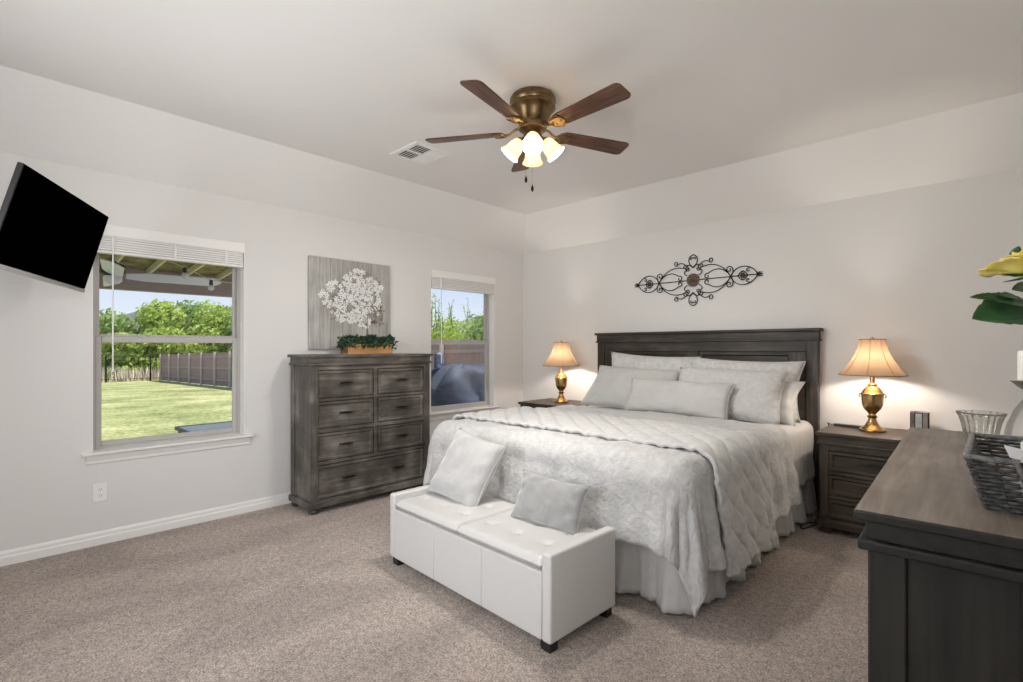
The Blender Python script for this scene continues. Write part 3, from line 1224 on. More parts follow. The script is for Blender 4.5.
def skirt_fn(u, v):
    i = int(round(u * (len(pts) - 1)))
    q = cum[i]
    p, n = pts[i], nrmls[i]
    drop = 1 - v
    w = math.sin(q * 2 * PI / 0.31 + 2.5 * nz(q * 1.3, 4.0)) + 0.5 * math.sin(q * 2 * PI / 0.125 + 1.0) + 0.25 * math.sin(q * 2 * PI / 0.05)
    off = sgn * ((0.002 + 0.028 * drop) * w + 0.012 * drop)
    z = 0.008 + 0.345 * v + (0.010 + 0.012 * nz(q * 2.0, 9.0)) * drop
    return (p[0] + n[0] * off, p[1] + n[1] * off, z)


mb = MB()
mb.grid(skirt_fn, len(pts) - 1, 12, 0, lambda u, v: (u * cum[-1], v * 0.34))
tag(obj('bed_skirt', mb, M['skirt'], None, smooth=180, solid=0.004), 'pale gathered bed skirt hanging to the carpet round the bed', 'bed skirt')

# coverlet, comforter, quilt
o = drape('coverlet', M['cover'], 0.85, 3.575, -1.25, -0.105, 1.235, 3.190, -9, 0.700, 0.07, 0.05, 0.016, 0.010, 0.24, 0.006, 2.0, 0.012)
tag(o, 'white textured coverlet showing between the pillows and the comforter', 'coverlet')
o = drape('comforter', M['comf'], 0.78, 3.655, -2.735, -0.80, 1.215, 3.205, -2.372, 0.728, 0.115, 0.16, 0.0155, 0.017, 0.34, 0.016, 5.0, 0.026, 0.03, 0.010)
tag(o, 'crumpled pale comforter hanging over the foot of the bed', 'comforter')
o = drape('quilt', M['quilt'], 0.74, 3.765, -2.120, -1.40, 1.185, 3.232, -9, 0.752, 0.115, 0.13, 0.0105, 0.012, 0.36, 0.012, 8.0, 0.020, 0.02, 0.003, 0.165)
tag(o, 'diamond-stitched quilt folded in a band across the bed', 'quilt')


# ------------------------------------------------------------------ pillows
def pillow(name, mat, w, h, t, label, loc, rot, seed, pinch=0.09, group=None, flange=0.0, n=26, crush=0.0, cat='pillow', taper=0.0):
    def side(sg):
        def fn(u, v):
            a, b = 2 * u - 1, 2 * v - 1
            x = w / 2 * a * (1 - pinch * (1 - b * b) * a * a)
            z = h / 2 * b * (1 - pinch * (1 - a * a) * b * b)
            if a < 0:
                x *= 1 - taper * smooth01((b + 1) / 2)
            ea, eb = 1 - abs(a) ** 2.6, 1 - abs(b) ** 2.6
            prof = max(0.0, ea * eb) ** 0.46
            ed = min(1 - abs(a), 1 - abs(b))
            wrk = nz(x * 9, z * 9, seed) * 0.010 + nz(x * 22, z * 22, seed + 1) * 0.004
            # creases running in from the corners
            cr = math.sin((a * b) * 14 + seed) * 0.006 * smooth01(1.6 - ed * 4)
            y = sg * (t / 2 * prof + (wrk + cr) * min(1, ed * 6))
            z += crush * nz(x * 3, 1.7, seed) * smooth01((b + 1) / 2) * 0.5
            return (x, y, z)
        return fn
    m = MB()
    m.grid(side(-1), n, n)
    m.grid(side(1), n, n)
    o_ = obj(name, m, mat, None, smooth=180, weld=True, loc=loc, rot=rot)
    tag(o_, label, cat, group)
    # piped seam round the edge
    s = MB()
    ring = []
    for k in range(n * 4):
        e, f = divmod(k, n)
        u = f / n
        uv = [(u, 0), (1, u), (1 - u, 1), (0, 1 - u)][e]
        ring.append(side(1)(*uv))
    s.tube(ring, 0.004, 6, closed=True)
    obj('piping', s, mat, o_, smooth=60)
    return o_


pillow('bed_pillow', M['sham'], 0.93, 0.50, 0.17, 'floral pillow against the headboard on the grill window side', (1.840, -0.225, 0.978), (R(-12), R(2.5), 0), 1.0,
       group='pillows along the headboard')
pillow('bed_pillow', M['sham'], 0.93, 0.48, 0.17, 'floral pillow against the headboard on the dresser side', (2.690, -0.235, 0.955), (R(-12), R(1.5), 0), 2.0,
       group='pillows along the headboard')
pillow('bed_pillow', M['plainwhite'], 0.80, 0.36, 0.16, 'plain white pillow squeezed between the floral and quilted pillows', (2.780, -0.370, 0.885), (R(-20), R(4), R(-3)), 3.0,
       pinch=0.12, group='pillows along the headboard')
pillow('bed_pillow', M['linen'], 0.94, 0.43, 0.19, 'soft grey pillow under the floral one on the grill window side', (1.745, -0.430, 0.905), (R(-27), R(2), R(4)), 4.0,
       pinch=0.06, group='pillows along the headboard', taper=0.20)
pillow('bed_pillow', M['quiltsham'], 0.86, 0.43, 0.19, 'finely quilted pillow half covered by the long cushion', (2.660, -0.495, 0.918), (R(-27), R(1), 0), 5.0,
       pinch=0.05, group='pillows along the headboard')
pillow('lumbar_cushion', M['linen'], 0.93, 0.31, 0.15, 'long pale grey cushion lying in front of all the bed pillows', (2.315, -0.665, 0.870), (R(-24), R(0.5), R(-3)), 6.0,
       pinch=0.06, cat='cushion')

# ================================================================== STORAGE BENCH AND ITS CUSHIONS
bn = thing('storage_bench', 'white leatherette storage bench at the foot of the bed', 'bench', (2.268, -2.735, 0), R(-2.0))
BW, BD = 1.275, 0.475
AT = 0.052
mb = MB()
mb.box(-BW / 2 + AT, BW / 2 - AT, -BD / 2 + 0.004, BD / 2 - 0.004, 0.045, 0.335)
body = obj('body', mb, M['leather'], bn, bevel=0.010, seg=3)
for k in range(3):
    wpan = (BW - 2 * AT) / 3
    x0 = -BW / 2 + AT + k * wpan
    p = MB()
    p.box(x0 + 0.001, x0 + wpan - 0.001, -BD / 2 - 0.001, -BD / 2 + 0.02, 0.047, 0.335)
    obj('front_panel', p, M['leather'], body, bevel=0.006, seg=3)
for s in (-1, 1):
    a = MB()
    xa, xb = sorted((s * BW / 2, s * (BW / 2 - AT)))
    a.box(xa, xb, -BD / 2 - 0.002, BD / 2, 0.045, 0.420)
    obj('arm_panel', a, M['leather'], bn, bevel=0.012, seg=4)


def seat_fn(x0, x1, y0, y1, sg, dims):
    def fn(u, v):
        a, b = 2 * u - 1, 2 * v - 1
        prof = (max(0, 1 - abs(a) ** 16) * max(0, 1 - abs(b) ** 16)) ** 0.35
        x, y = x0 + (x1 - x0) * u, y0 + (y1 - y0) * v
        z = 0.360
        if sg > 0:
            z += 0.032 * prof
            for dx, dy in dims:
                d2 = (x - dx) ** 2 + (y - dy) ** 2
                z -= 0.012 * math.exp(-d2 / 0.0007)
                z -= 0.003 * math.exp(-d2 / 0.008)
            # small gathers where the cover rolls over the front edge
            z += 0.0015 * math.sin(x * 240) * math.exp(-((y - y0) / 0.05) ** 2)
        else:
            z -= 0.026 * prof
        y += (-0.001 + 0.002 * math.sin(x * 240)) * (1 - prof) * (1 if b < 0 else 0)
        return (x, y, z)
    return fn


for k in range(2):
    x0 = -BW / 2 + AT + 0.003 + k * (BW - 2 * AT) / 2
    x1 = x0 + (BW - 2 * AT) / 2 - 0.006
    dims = [(x0 + (x1 - x0) * f, y) for f in (0.18, 0.5, 0.82) for y in (-0.085, 0.085)]
    c = MB()
    c.grid(seat_fn(x0, x1, -BD / 2 + 0.002, BD / 2 - 0.006, 1, dims), 64, 44)
    c.grid(seat_fn(x0, x1, -BD / 2 + 0.002, BD / 2 - 0.006, -1, dims), 64, 44)
    so = obj('seat_cushion', c, M['tuft'], bn, smooth=180, weld=True)
    for dx, dy in dims:
        b = MB()
        b.ball((dx, dy, 0.3795), 0.009, 12, 6, 0, (1, 1, 0.45))
        obj('button', b, M['tuft'], so, smooth=180)
for sx in (-1, 1):
    for sy in (-1, 1):
        f = MB()
        f.box(sx * (BW / 2 - 0.042) - 0.028, sx * (BW / 2 - 0.042) + 0.028, sy * (BD / 2 - 0.038) - 0.026, sy * (BD / 2 - 0.038) + 0.026, 0, 0.046)
        obj('foot', f, M['foot'], bn, bevel=0.004)

pillow('throw_pillow', M['velvet'], 0.43, 0.43, 0.15, 'square light grey velvet cushion leaning on the comforter, nearest the chest', (1.930, -2.615, 0.560), (R(-31), R(8), R(0)), 11.0,
       pinch=0.10, group='cushions on the bench', cat='cushion')
pillow('throw_pillow', M['velvet2'], 0.42, 0.255, 0.12, 'small oblong darker grey velvet cushion on the bench', (2.570, -2.610, 0.492), (R(-22), R(3), R(4)), 13.0,
       pinch=0.10, group='cushions on the bench', cat='cushion')


# ================================================================== TABLE LAMPS
def table_lamp(loc, label, name='table_lamp'):
    t = thing(name, label, 'lamp', loc, 0, 'pair of lit bedside lamps')
    m = MB()
    m.lathe([(0.001, 0.0), (0.078, 0.0), (0.080, 0.006), (0.078, 0.014), (0.070, 0.018), (0.066, 0.026), (0.050, 0.034), (0.040, 0.048), (0.026, 0.074),
             (0.022, 0.092), (0.030, 0.098), (0.032, 0.106), (0.024, 0.112), (0.022, 0.122), (0.034, 0.136), (0.052, 0.158), (0.062, 0.186),
             (0.065, 0.222), (0.066, 0.250), (0.070, 0.254), (0.070, 0.266), (0.064, 0.270), (0.058, 0.284), (0.042, 0.306), (0.028, 0.316),
             (0.030, 0.322), (0.028, 0.330), (0.016, 0.338), (0.013, 0.400), (0.001, 0.400)], 36)
    bo = obj('lamp_base', m, M['brass'], t, smooth=40)
    for s in (-1, 1):
        h = MB()
        h.tube([(s * 0.066, 0, 0.262), (s * 0.078, 0, 0.258), (s * 0.078, 0, 0.244), (s * 0.070, 0, 0.235)], 0.004, 8)
        obj('side_loop', h, M['brass'], bo, smooth=60)
    m = MB()
    m.lathe([(0.014, 0.400), (0.017, 0.402), (0.017, 0.440), (0.012, 0.444)], 16)
    obj('socket', m, M['brass'], t, smooth=40)
    m = MB()
    m.tube([(0.020, 0, 0.405), (0.052, 0, 0.46), (0.058, 0, 0.53), (0.040, 0, 0.60), (0, 0, 0.632), (-0.040, 0, 0.60), (-0.058, 0, 0.53), (-0.052, 0, 0.46), (-0.020, 0, 0.405)], 0.0025, 6)
    obj('harp', m, M['brass'], t, smooth=60)
    m = MB()
    m.lathe([(0.001, 0.446), (0.012, 0.447), (0.016, 0.470), (0.028, 0.500), (0.029, 0.515), (0.020, 0.535), (0.001, 0.543)], 18)
    bu = obj('bulb', m, M['bulb'], t, smooth=180)
    bu.visible_shadow = True
    prof = []
    for k in range(17):
        f = k / 16
        z = 0.395 + 0.250 * f
        r = 0.078 + 0.122 * (1 - f) ** 1.75
        prof.append((r, z))

    def wave(a, f):
        return -0.018 * (1 - abs(math.cos(4 * a)) ** 0.6) * 1.0
    m = MB()
    m.shell(prof, 96, 0, None, wave)
    sh = obj('lamp_shade', m, M['shade'], t, smooth=60)
    m = MB()
    for k in range(8):
        a = PI / 4 * k
        m.tube([(r * math.cos(a) * 1.002, r * math.sin(a) * 1.002, z) for r, z in prof], 0.0018, 5)
    obj('seam_ribs', m, pm('shade_seam', (0.30, 0.19, 0.10), 0.8), sh)
    for k in (0, -1):
        m = MB()
        r, z = prof[k]
        ring = [(r * (1 + wave(2 * PI * i / 64, 0)) * math.cos(2 * PI * i / 64), r * (1 + wave(2 * PI * i / 64, 0)) * math.sin(2 * PI * i / 64), z) for i in range(64)]
        m.tube(ring, 0.0035, 6, closed=True)
        obj('trim_band', m, pm('shade_trim', (0.22, 0.14, 0.08), 0.8), sh, smooth=60)
    m = MB()
    m.lathe([(0.001, 0.632), (0.008, 0.634), (0.005, 0.640), (0.010, 0.650), (0.008, 0.658), (0.001, 0.664)], 14)
    obj('finial', m, M['brass'], t, smooth=60)
    L = lamp_light('bedside_light', (loc[0], loc[1], loc[2] + 0.485), LAMP_POWER, WARM, 0.03)
    return t


table_lamp((3.605, -0.300, 0.70), 'lit brass urn lamp on the nightstand next to the wide dresser')
table_lamp((0.850, -0.320, 0.70), 'lit brass urn lamp on the nightstand in the room corner')

# on the nightstands
rm = thing('remote_control', 'black remote control lying on the nightstand by the dresser lamp', 'remote', (3.440, -0.200, 0.70), R(-8))
mb = MB()
mb.box(-0.085, 0.085, -0.020, 0.020, 0, 0.016)
ro = obj('case', mb, M['black'], rm, bevel=0.006, seg=3)
mb = MB()
for i in range(6):
    for j in (-1, 0, 1):
        mb.ball((-0.06 + i * 0.022, j * 0.011, 0.0165), 0.0035, 8, 5, 0, (1, 1, 0.5))
obj('buttons', mb, pm('grey_button', (0.08, 0.08, 0.08), 0.5), rm)
mb = MB()
mb.tube([(3.335, -0.19, 0.706), (3.31, -0.17, 0.712), (3.295, -0.12, 0.706), (3.290, -0.06, 0.69), (3.288, -0.02, 0.60), (3.288, -0.02, 0.05)], 0.0035, 6)
tag(obj('charging_cord', mb, M['black'], None, smooth=60), 'thin black cord running from the nightstand top down behind it', 'cord')
cn = thing('candle_cup', 'small mirrored candle cup at the back of the nightstand by the dresser', 'candle holder', (3.850, -0.120, 0.70), R(20))
mb = MB()
mb.shell([(0.050, 0.0), (0.052, 0.004), (0.052, 0.132), (0.054, 0.140)], 8)
obj('cup', mb, M['mirror'], cn, solid=0.004)
mb = MB()
mb.lathe([(0.001, 0.002), (0.044, 0.002), (0.044, 0.09), (0.001, 0.092)], 20)
obj('candle', mb, M['cream'], cn, smooth=40)
mb = MB()
for k in range(8):
    a = 2 * PI * k / 8
    mb.tube([(0.0525 * math.cos(a), 0.0525 * math.sin(a), 0.002), (0.0525 * math.cos(a), 0.0525 * math.sin(a), 0.139)], 0.0025, 5)
obj('corner_lead', mb, M['iron'], cn)
# loop of cable on the carpet behind the bed
mb = MB()
lp = []
for i in range(40):
    a = i / 39
    lp.append((3.255 + 0.035 * math.sin(a * 7), -0.62 + 0.30 * abs(a - 0.5) * 2 * (1 if a < 0.5 else 0.7), 0.007 + 0.004 * math.sin(a * 9)))
lp += [(3.275, -0.30, 0.05), (3.285, -0.20, 0.22), (3.280, -0.13, 0.42)]
mb.tube(lp, 0.004, 6)
tag(obj('loose_cable', mb, M['black'], None, smooth=60), 'black cable lying on the carpet between bed and nightstand', 'cord')

# ================================================================== WALL SCROLL ABOVE THE BED
wd = thing('wall_scroll', 'wrought iron scroll ornament hung on the wall above the headboard', 'wall ornament', (2.178, 0.0, 1.922))


def spiral(cx, cz, r0, r1, a0, a1, n=22):
    return [(cx + (r0 + (r1 - r0) * i / n) * math.cos(R(a0 + (a1 - a0) * i / n)), cz + (r0 + (r1 - r0) * i / n) * math.sin(R(a0 + (a1 - a0) * i / n))) for i in range(n + 1)]


def bez(p0, p1, p2, p3, n=16):
    o_ = []
    for i in range(n + 1):
        t = i / n
        k = 1 - t
        o_.append(tuple(k ** 3 * a + 3 * k * k * t * b + 3 * k * t * t * c + t ** 3 * d for a, b, c, d in zip(p0, p1, p2, p3)))
    return o_


half = MB()
lines = [
    [(0.04, 0), (0.57, 0)],
    bez((0.345, 0.0), (0.28, 0.13), (0.16, 0.155), (0.055, 0.105)) + spiral(0.075, 0.125, 0.028, 0.010, 225, -120),
    bez((0.075, 0.150), (0.12, 0.185), (0.145, 0.165), (0.160, 0.150)) + spiral(0.165, 0.172, 0.024, 0.008, 260, 620),
    bez((0.345, 0.0), (0.30, 0.085), (0.21, 0.105), (0.145, 0.050)) + spiral(0.132, 0.026, 0.026, 0.009, 70, 400),
    bez((0.345, 0.0), (0.375, 0.035), (0.375, 0.090), (0.335, 0.092)) + spiral(0.333, 0.066, 0.026, 0.009, 90, 400),
    bez((0.345, 0.0), (0.385, 0.105), (0.515, 0.110), (0.575, 0.004)),
    bez((0.575, 0.0), (0.545, 0.050), (0.520, 0.075), (0.495, 0.060)) + spiral(0.495, 0.044, 0.016, 0.007, 90, 360),
    bez((0.41, 0.0), (0.43, 0.040), (0.455, 0.050), (0.462, 0.030)),
    bez((0.49, 0.0), (0.475, 0.035), (0.45, 0.045), (0.437, 0.028)),
    # crest over the rosette
    bez((0.0, 0.125), (0.050, 0.150), (0.060, 0.225), (0.0, 0.240)),
    bez((0.004, 0.115), (0.030, 0.160), (0.075, 0.150), (0.070, 0.110)) + spiral(0.050, 0.105, 0.020, 0.007, 10, -330),
    bez((0.0, 0.205), (0.018, 0.222), (0.030, 0.205), (0.018, 0.192)),
    bez((0.055, 0.045), (0.095, 0.060), (0.095, 0.095), (0.060, 0.098)),
]
for ln in lines:
    for sx in (-1, 1):
        for sz in (-1, 1):
            if sz < 0 and ln is lines[0]:
                continue
            half.tube([(sx * x, -0.014, sz * z) for x, z in ln], 0.0042, 6)
obj('scroll_bars', half, M['iron'], wd, smooth=60)
for sx in (-1, 1):
    tp = MB()
    for a in (-28, 0, 28):
        tp.tube([(sx * 0.56, -0.014, 0), (sx * (0.56 + 0.030 * math.cos(R(a))), -0.016, 0.030 * math.sin(R(a))), (sx * (0.56 + 0.062 * math.cos(R(a * 0.7))), -0.014, 0.045 * math.sin(R(a * 0.7)))],
                [0.004, 0.007, 0.001], 6)
    obj('arrow_tip', tp, M['iron'], wd, smooth=60)
    fl = MB()
    for k in range(6):
        a = PI / 3 * k
        fl.ball((sx * 0.45 + 0.016 * math.cos(a), -0.018, 0.016 * math.sin(a)), 0.010, 8, 6, 0, (1, 0.6, 1))
    obj('small_flower', fl, noisy('rusted_bronze', (0.05, 0.03, 0.02), (0.12, 0.075, 0.05), 60, 0.5, 0, metal=0.5), wd, smooth=180)
rs = MB()
for rr_, n_, sz_ in ((0.048, 14, 0.016), (0.030, 10, 0.013)):
    for k in range(n_):
        a = 2 * PI * k / n_
        rs.ball((rr_ * math.cos(a), -0.016 - (0.05 - rr_) * 0.4, rr_ * math.sin(a)), sz_, 10, 6, 0, (1, 0.5, 1))
rs.ball((0, -0.026, 0), 0.014, 12, 8, 0, (1, 0.7, 1))
rs.ball((0, -0.012, 0), 0.046, 20, 8, 0, (1, 0.18, 1))
obj('rosette', rs, noisy('rusted_rosette', (0.06, 0.04, 0.03), (0.20, 0.14, 0.10), 50, 0.5, 0, metal=0.4), wd, smooth=180)
mb = MB()
for x in (-0.34, 0.34):
    mb.box(x - 0.005, x + 0.005, -0.016, 0.0, -0.005, 0.005)
obj('hanger', mb, M['iron'], wd)

# ================================================================== PAINTING AND PLANTER
random.seed(7)
pt = thing('canvas_painting', 'grey canvas painting of a white blossom bunch on the wall above the tall chest', 'painting', (0, -2.322, 1.672))
mb = MB()
CW, CH = 0.795, 0.80
mb.box(0.003, 0.032, -CW / 2, CW / 2, -CH / 2, CH / 2)
obj('canvas', mb, M['canvas'], pt, bevel=0.003)
pl_ = MB()
for k in range(1, 8):
    y = -CW / 2 + CW * k / 8 + random.uniform(-0.015, 0.015)
    pl_.box(0.0318, 0.0326, y - 0.0012, y + 0.0012, -CH / 2 + 0.004, CH / 2 - 0.004)
obj('painted_joints', pl_, M['taupe'], pt)


def cpt(u, v):
    return -CW / 2 + CW * u, CH / 2 - CH * v


st = MB()
for k in range(14):
    u0 = 0.60 + random.uniform(-0.10, 0.12)
    y0, z0 = cpt(0.690 + random.uniform(-0.018, 0.018), 0.93)
    y1, z1 = cpt(u0, 0.55 + random.uniform(-0.1, 0.1))
    ym, zm = cpt(0.688, 0.74)
    st.tube([(0.0325, y0, z0), (0.0325, ym, zm), (0.0325, (ym + y1) / 2, (zm + z1) / 2), (0.0325, y1, z1)], [0.006, 0.005, 0.003, 0.001], 5)
obj('painted_stems', st, M['taupe'], pt)
lf = MB()
fl = MB()


def dab(mb_, y, z, L, w, a, x, mi=0):
    ca, sa = math.cos(a), math.sin(a)
    pts_ = [(0, 0), (L * 0.35, w), (L * 0.8, w * 0.8), (L, 0), (L * 0.8, -w * 0.8), (L * 0.35, -w)]
    mb_.add([(x, y + p * ca - q_ * sa, z + p * sa + q_ * ca) for p, q_ in pts_], [(0, 1, 2, 3, 4, 5)], mi)


cl = [(0.30, 0.42, 0.17, 0.17, 70), (0.60, 0.24, 0.21, 0.14, 70), (0.52, 0.50, 0.24, 0.17, 80), (0.76, 0.28, 0.12, 0.13, 40), (0.40, 0.62, 0.16, 0.08, 26), (0.62, 0.64, 0.10, 0.12, 30), (0.79, 0.50, 0.10, 0.10, 16)]
for cu, cv, ru, rv, n in cl:
    for k in range(n * 2):
        r_, a_ = math.sqrt(random.random()), random.uniform(0, 2 * PI)
        y, z = cpt(cu + ru * r_ * math.cos(a_), cv + rv * r_ * math.sin(a_))
        dab(lf, y, z, random.uniform(0.012, 0.030), random.uniform(0.003, 0.007), random.uniform(0, 2 * PI), 0.0330 + random.uniform(0, 0.0004), 1 if (cv > 0.55 and random.random() < 0.30) or random.random() < 0.04 else 0)
    for k in range(int(n * 0.78)):
        r_, a_ = math.sqrt(random.random()), random.uniform(0, 2 * PI)
        y, z = cpt(cu + ru * r_ * math.cos(a_), cv + rv * r_ * math.sin(a_))
        b0 = random.uniform(0, 2 * PI)
        sz = random.uniform(0.015, 0.034)
        xx = 0.0336 + random.uniform(0, 0.0022)
        for q_ in range(5):
            dab(fl, y, z, sz, sz * 0.34, b0 + 2 * PI * q_ / 5 + random.uniform(-0.2, 0.2), xx, 0)
        dab(fl, y - 0.002, z, 0.004, 0.002, 0, xx + 0.0003, 1)
for cu, cv, ru, rv, n in cl:
    for k in range(int(n * 2.0)):
        r_, a_ = math.sqrt(random.random()), random.uniform(0, 2 * PI)
        y, z = cpt(cu + ru * r_ * math.cos(a_), cv + rv * r_ * math.sin(a_))
        dab(lf, y, z, random.uniform(0.006, 0.018), random.uniform(0.002, 0.004), random.uniform(0, 2 * PI), 0.0366, 1 if (cv > 0.58 and random.random() < 0.5) else 0)
for k in range(90):
    y, z = cpt(random.uniform(0.74, 0.90), random.uniform(0.46, 0.72))
    dab(lf, y, z, random.uniform(0.014, 0.028), random.uniform(0.004, 0.007), random.uniform(0, 2 * PI), 0.0370, 0 if random.random() < 0.8 else 1)
lo = obj('painted_leaves', lf, [M['taupe'], M['gold']], pt)
fo = obj('painted_blossoms', fl, [M['petal'], M['taupe']], pt)
lo['kind'] = 'stuff'
fo['kind'] = 'stuff'

pn = thing('wooden_planter', 'honey wood planter box of dark greenery on top of the tall chest', 'planter', (0.205, -2.275, 1.232))
mb = MB()
pw, pd, ph = 0.218, 0.066, 0.088
mb.box(-pd, pd, -pw, pw, 0.0, 0.010)
for s in (-1, 1):
    mb.box(s * pd - 0.005, s * pd + 0.005, -pw, pw, 0.0, ph)
bxo = obj('box', mb, wood('honey_planter_wood', (0.30, 0.14, 0.045), (0.46, 0.235, 0.085), (0.60, 0.34, 0.14), 'y', 0.5), pn, bevel=0.002)
for s in (-1, 1):
    mb = MB()
    mb.box(-pd + 0.0052, pd - 0.0052, s * (pw - 0.006) - 0.005, s * (pw - 0.006) + 0.005, 0.010, ph)
    obj('end_board', mb, pm('planter_end', (0.16, 0.085, 0.04), 0.6), bxo, bevel=0.002)
mb = MB()
mb.box(-pd + 0.006, pd - 0.006, -pw + 0.012, pw - 0.012, 0.06, 0.072)
obj('moss', mb, M['leafgreen'], pn)
gl = MB()
random.seed(11)
for k in range(2600):
    y = random.uniform(-pw - 0.024, pw + 0.024)
    x = random.gauss(0, 0.045)
    x = max(-0.085, min(0.085, x))
    rr_ = math.sqrt(max(0, 1 - (x / 0.09) ** 2))
    z = 0.076 + random.uniform(-0.02, 0.075) * rr_ + (0.008 * math.sin(y * 31))
    if x > 0.06:
        z = random.uniform(0.055, 0.12)
    a, b = random.uniform(0, 2 * PI), random.uniform(-1.2, 1.2)
    L = random.uniform(0.018, 0.034)
    d = Vector((math.cos(a) * math.cos(b), math.sin(a) * math.cos(b), math.sin(b)))
    s_ = d.orthogonal().normalized() * L * 0.42
    p = Vector((x, y, z))
    gl.add([p, p + d * L * 0.5 + s_, p + d * L, p + d * L * 0.5 - s_], [(0, 1, 2, 3)])
g = obj('foliage', gl, M['leafgreen'], pn)
g['kind'] = 'stuff'

# ================================================================== CEILING FAN
FX, FY_ = 2.268, -2.394
fan = thing('ceiling_fan', 'brass five-blade ceiling fan with four lit glass shades', 'ceiling fan', (FX, FY_, CZ))
mb = MB()
mb.lathe([(0.001, 0.0), (0.122, 0.0), (0.128, -0.008), (0.128, -0.014), (0.135, -0.020), (0.136, -0.036), (0.128, -0.046), (0.126, -0.052), (0.133, -0.060), (0.134, -0.074),
          (0.122, -0.086), (0.112, -0.100), (0.100, -0.128), (0.088, -0.150), (0.080, -0.160), (0.001, -0.160)][::-1], 48)
obj('motor_housing', mb, M['fan_brass'], fan, smooth=35)
mb = MB()
mb.lathe([(0.001, -0.205), (0.062, -0.205), (0.082, -0.195), (0.086, -0.178), (0.080, -0.160), (0.001, -0.160)], 40)
obj('flywheel', mb, M['fan_brass'], fan, smooth=35)
mb = MB()
mb.lathe([(0.001, -0.325), (0.008, -0.322), (0.012, -0.312), (0.030, -0.302), (0.048, -0.288), (0.055, -0.262), (0.055, -0.225), (0.046, -0.212), (0.046, -0.204), (0.001, -0.204)], 32)
obj('light_fitter', mb, M['fan_brass'], fan, smooth=35)
BZ = -0.205
for k in range(5):
    ang = R(-4.5 + 72 * k)
    rotm = Matrix.Rotation(ang, 4, 'Z')
    pitch = Matrix.Translation((0, 0, BZ)) @ Matrix.Rotation(R(-12), 4, 'X')
    m = rotm @ pitch
    # blade outline along +x
    r0, r1 = 0.175, 0.655
    w0, w1 = 0.052, 0.066
    out = [(r0, -w0 * 0.55), (r0 + 0.03, -w0 * 0.95)]
    out += [(r0 + 0.06 + (r1 - 0.035 - r0 - 0.06) * i / 8, -(w0 + (w1 - w0) * i / 8)) for i in range(9)]
    out += [(r1 - 0.035 + 0.035 * math.sin(PI / 2 * i / 5), -w1 + 0.030 * (1 - math.cos(PI / 2 * i / 5))) for i in range(1, 6)]
    out = out + [(x, -y) for x, y in out[::-1]]
    b = MB()
    b.prism(out, 'z', -0.004, 0.004)
    bo = obj('blade', b, M['blade'], fan, bevel=0.002)
    bo.matrix_local = m
    im = m.inverted()
    ir = MB()
    ir.tube([im @ (rotm @ Vector((0.070, 0, -0.178))), im @ (rotm @ Vector((0.105, 0, -0.186))), im @ (rotm @ Vector((0.135, 0, -0.210))), Vector((0.170, 0, -0.012))], [0.010, 0.008, 0.008, 0.008], 8)
    pl2 = [(0.165 + 0.035 + 0.048 * math.cos(2 * PI * i / 24), 0.034 * math.sin(2 * PI * i / 24)) for i in range(24)]
    ir.prism(pl2, 'z', -0.0105, -0.0045)
    for s in (-1, 1):
        ir.tube([(0.150, 0, -0.010), (0.165, s * 0.030, -0.010), (0.200, s * 0.048, -0.010), (0.235, s * 0.040, -0.009), (0.228, s * 0.026, -0.009)], 0.0045, 6)
    for q_ in ((0.185, 0.015), (0.185, -0.015), (0.228, 0)):
        ir.ball((q_[0], q_[1], -0.011), 0.005, 8, 6)
    obj('blade_iron', ir, M['fan_brass'], bo, smooth=50)
for k in range(4):
    a = R(-48.6 + 90 * k)
    rotm = Matrix.Rotation(a, 4, 'Z')
    ar = MB()
    ar.tube([rotm @ Vector(p) for p in ((0.045, 0, -0.245), (0.056, 0, -0.240), (0.064, 0, -0.246), (0.068, 0, -0.258))], 0.008, 8)
    arm = obj('shade_arm', ar, M['fan_brass'], fan, smooth=60)
    m = Matrix.Translation(rotm @ Vector((0.062, 0, -0.250))) @ rotm @ Matrix.Rotation(R(-40), 4, 'Y') @ Matrix.Diagonal((0.92, 0.92, 0.86, 1))
    c = MB()
    c.lathe([(0.001, 0.002), (0.020, 0.0), (0.028, -0.008), (0.030, -0.024), (0.026, -0.026), (0.001, -0.026)], 20, 0, m)
    obj('shade_holder', c, M['fan_brass'], arm, smooth=40)
    sp = [(0.027, -0.018), (0.034, -0.030), (0.041, -0.050), (0.046, -0.075), (0.049, -0.100), (0.055, -0.122), (0.063, -0.136), (0.066, -0.140)]
    sh = MB()
    sh.shell(sp, 48, 0, m, lambda a_, f: 0.02 * f * math.cos(10 * a_))
    obj('glass_shade', sh, M['frost'], arm, smooth=180, solid=0.003)
    bu = MB()
    bu.lathe([(0.001, -0.118), (0.016, -0.112), (0.023, -0.096), (0.022, -0.080), (0.014, -0.058), (0.012, -0.028), (0.001, -0.026)], 18, 0, m)
    obj('bulb', bu, M['bulb'], arm, smooth=180)
    p = Vector((FX, FY_, CZ)) + (m @ Vector((0, 0, -0.092)))
    lamp_light('fan_light', p, FAN_POWER, FAN_COLOR, 0.02)
for (dx, dy, L) in ((-0.030, -0.026, 0.165), (-0.008, 0.006, 0.215)):
    ch = MB()
    ch.tube([(dx, dy, -0.29), (dx, dy, -0.30 - L)], 0.0007, 5)
    co_ = obj('pull_chain', ch, M['fan_brass'], fan)
    fb = MB()
    fb.lathe([(0.001, -0.040), (0.006, -0.036), (0.009, -0.024), (0.007, -0.012), (0.003, -0.004), (0.003, 0.0), (0.001, 0.002)], 14, 0, Matrix.Translation((dx, dy, -0.30 - L)))
    obj('fob', fb, M['iron'], co_, smooth=60)

# ================================================================== ON THE DRESSER
DT = DH


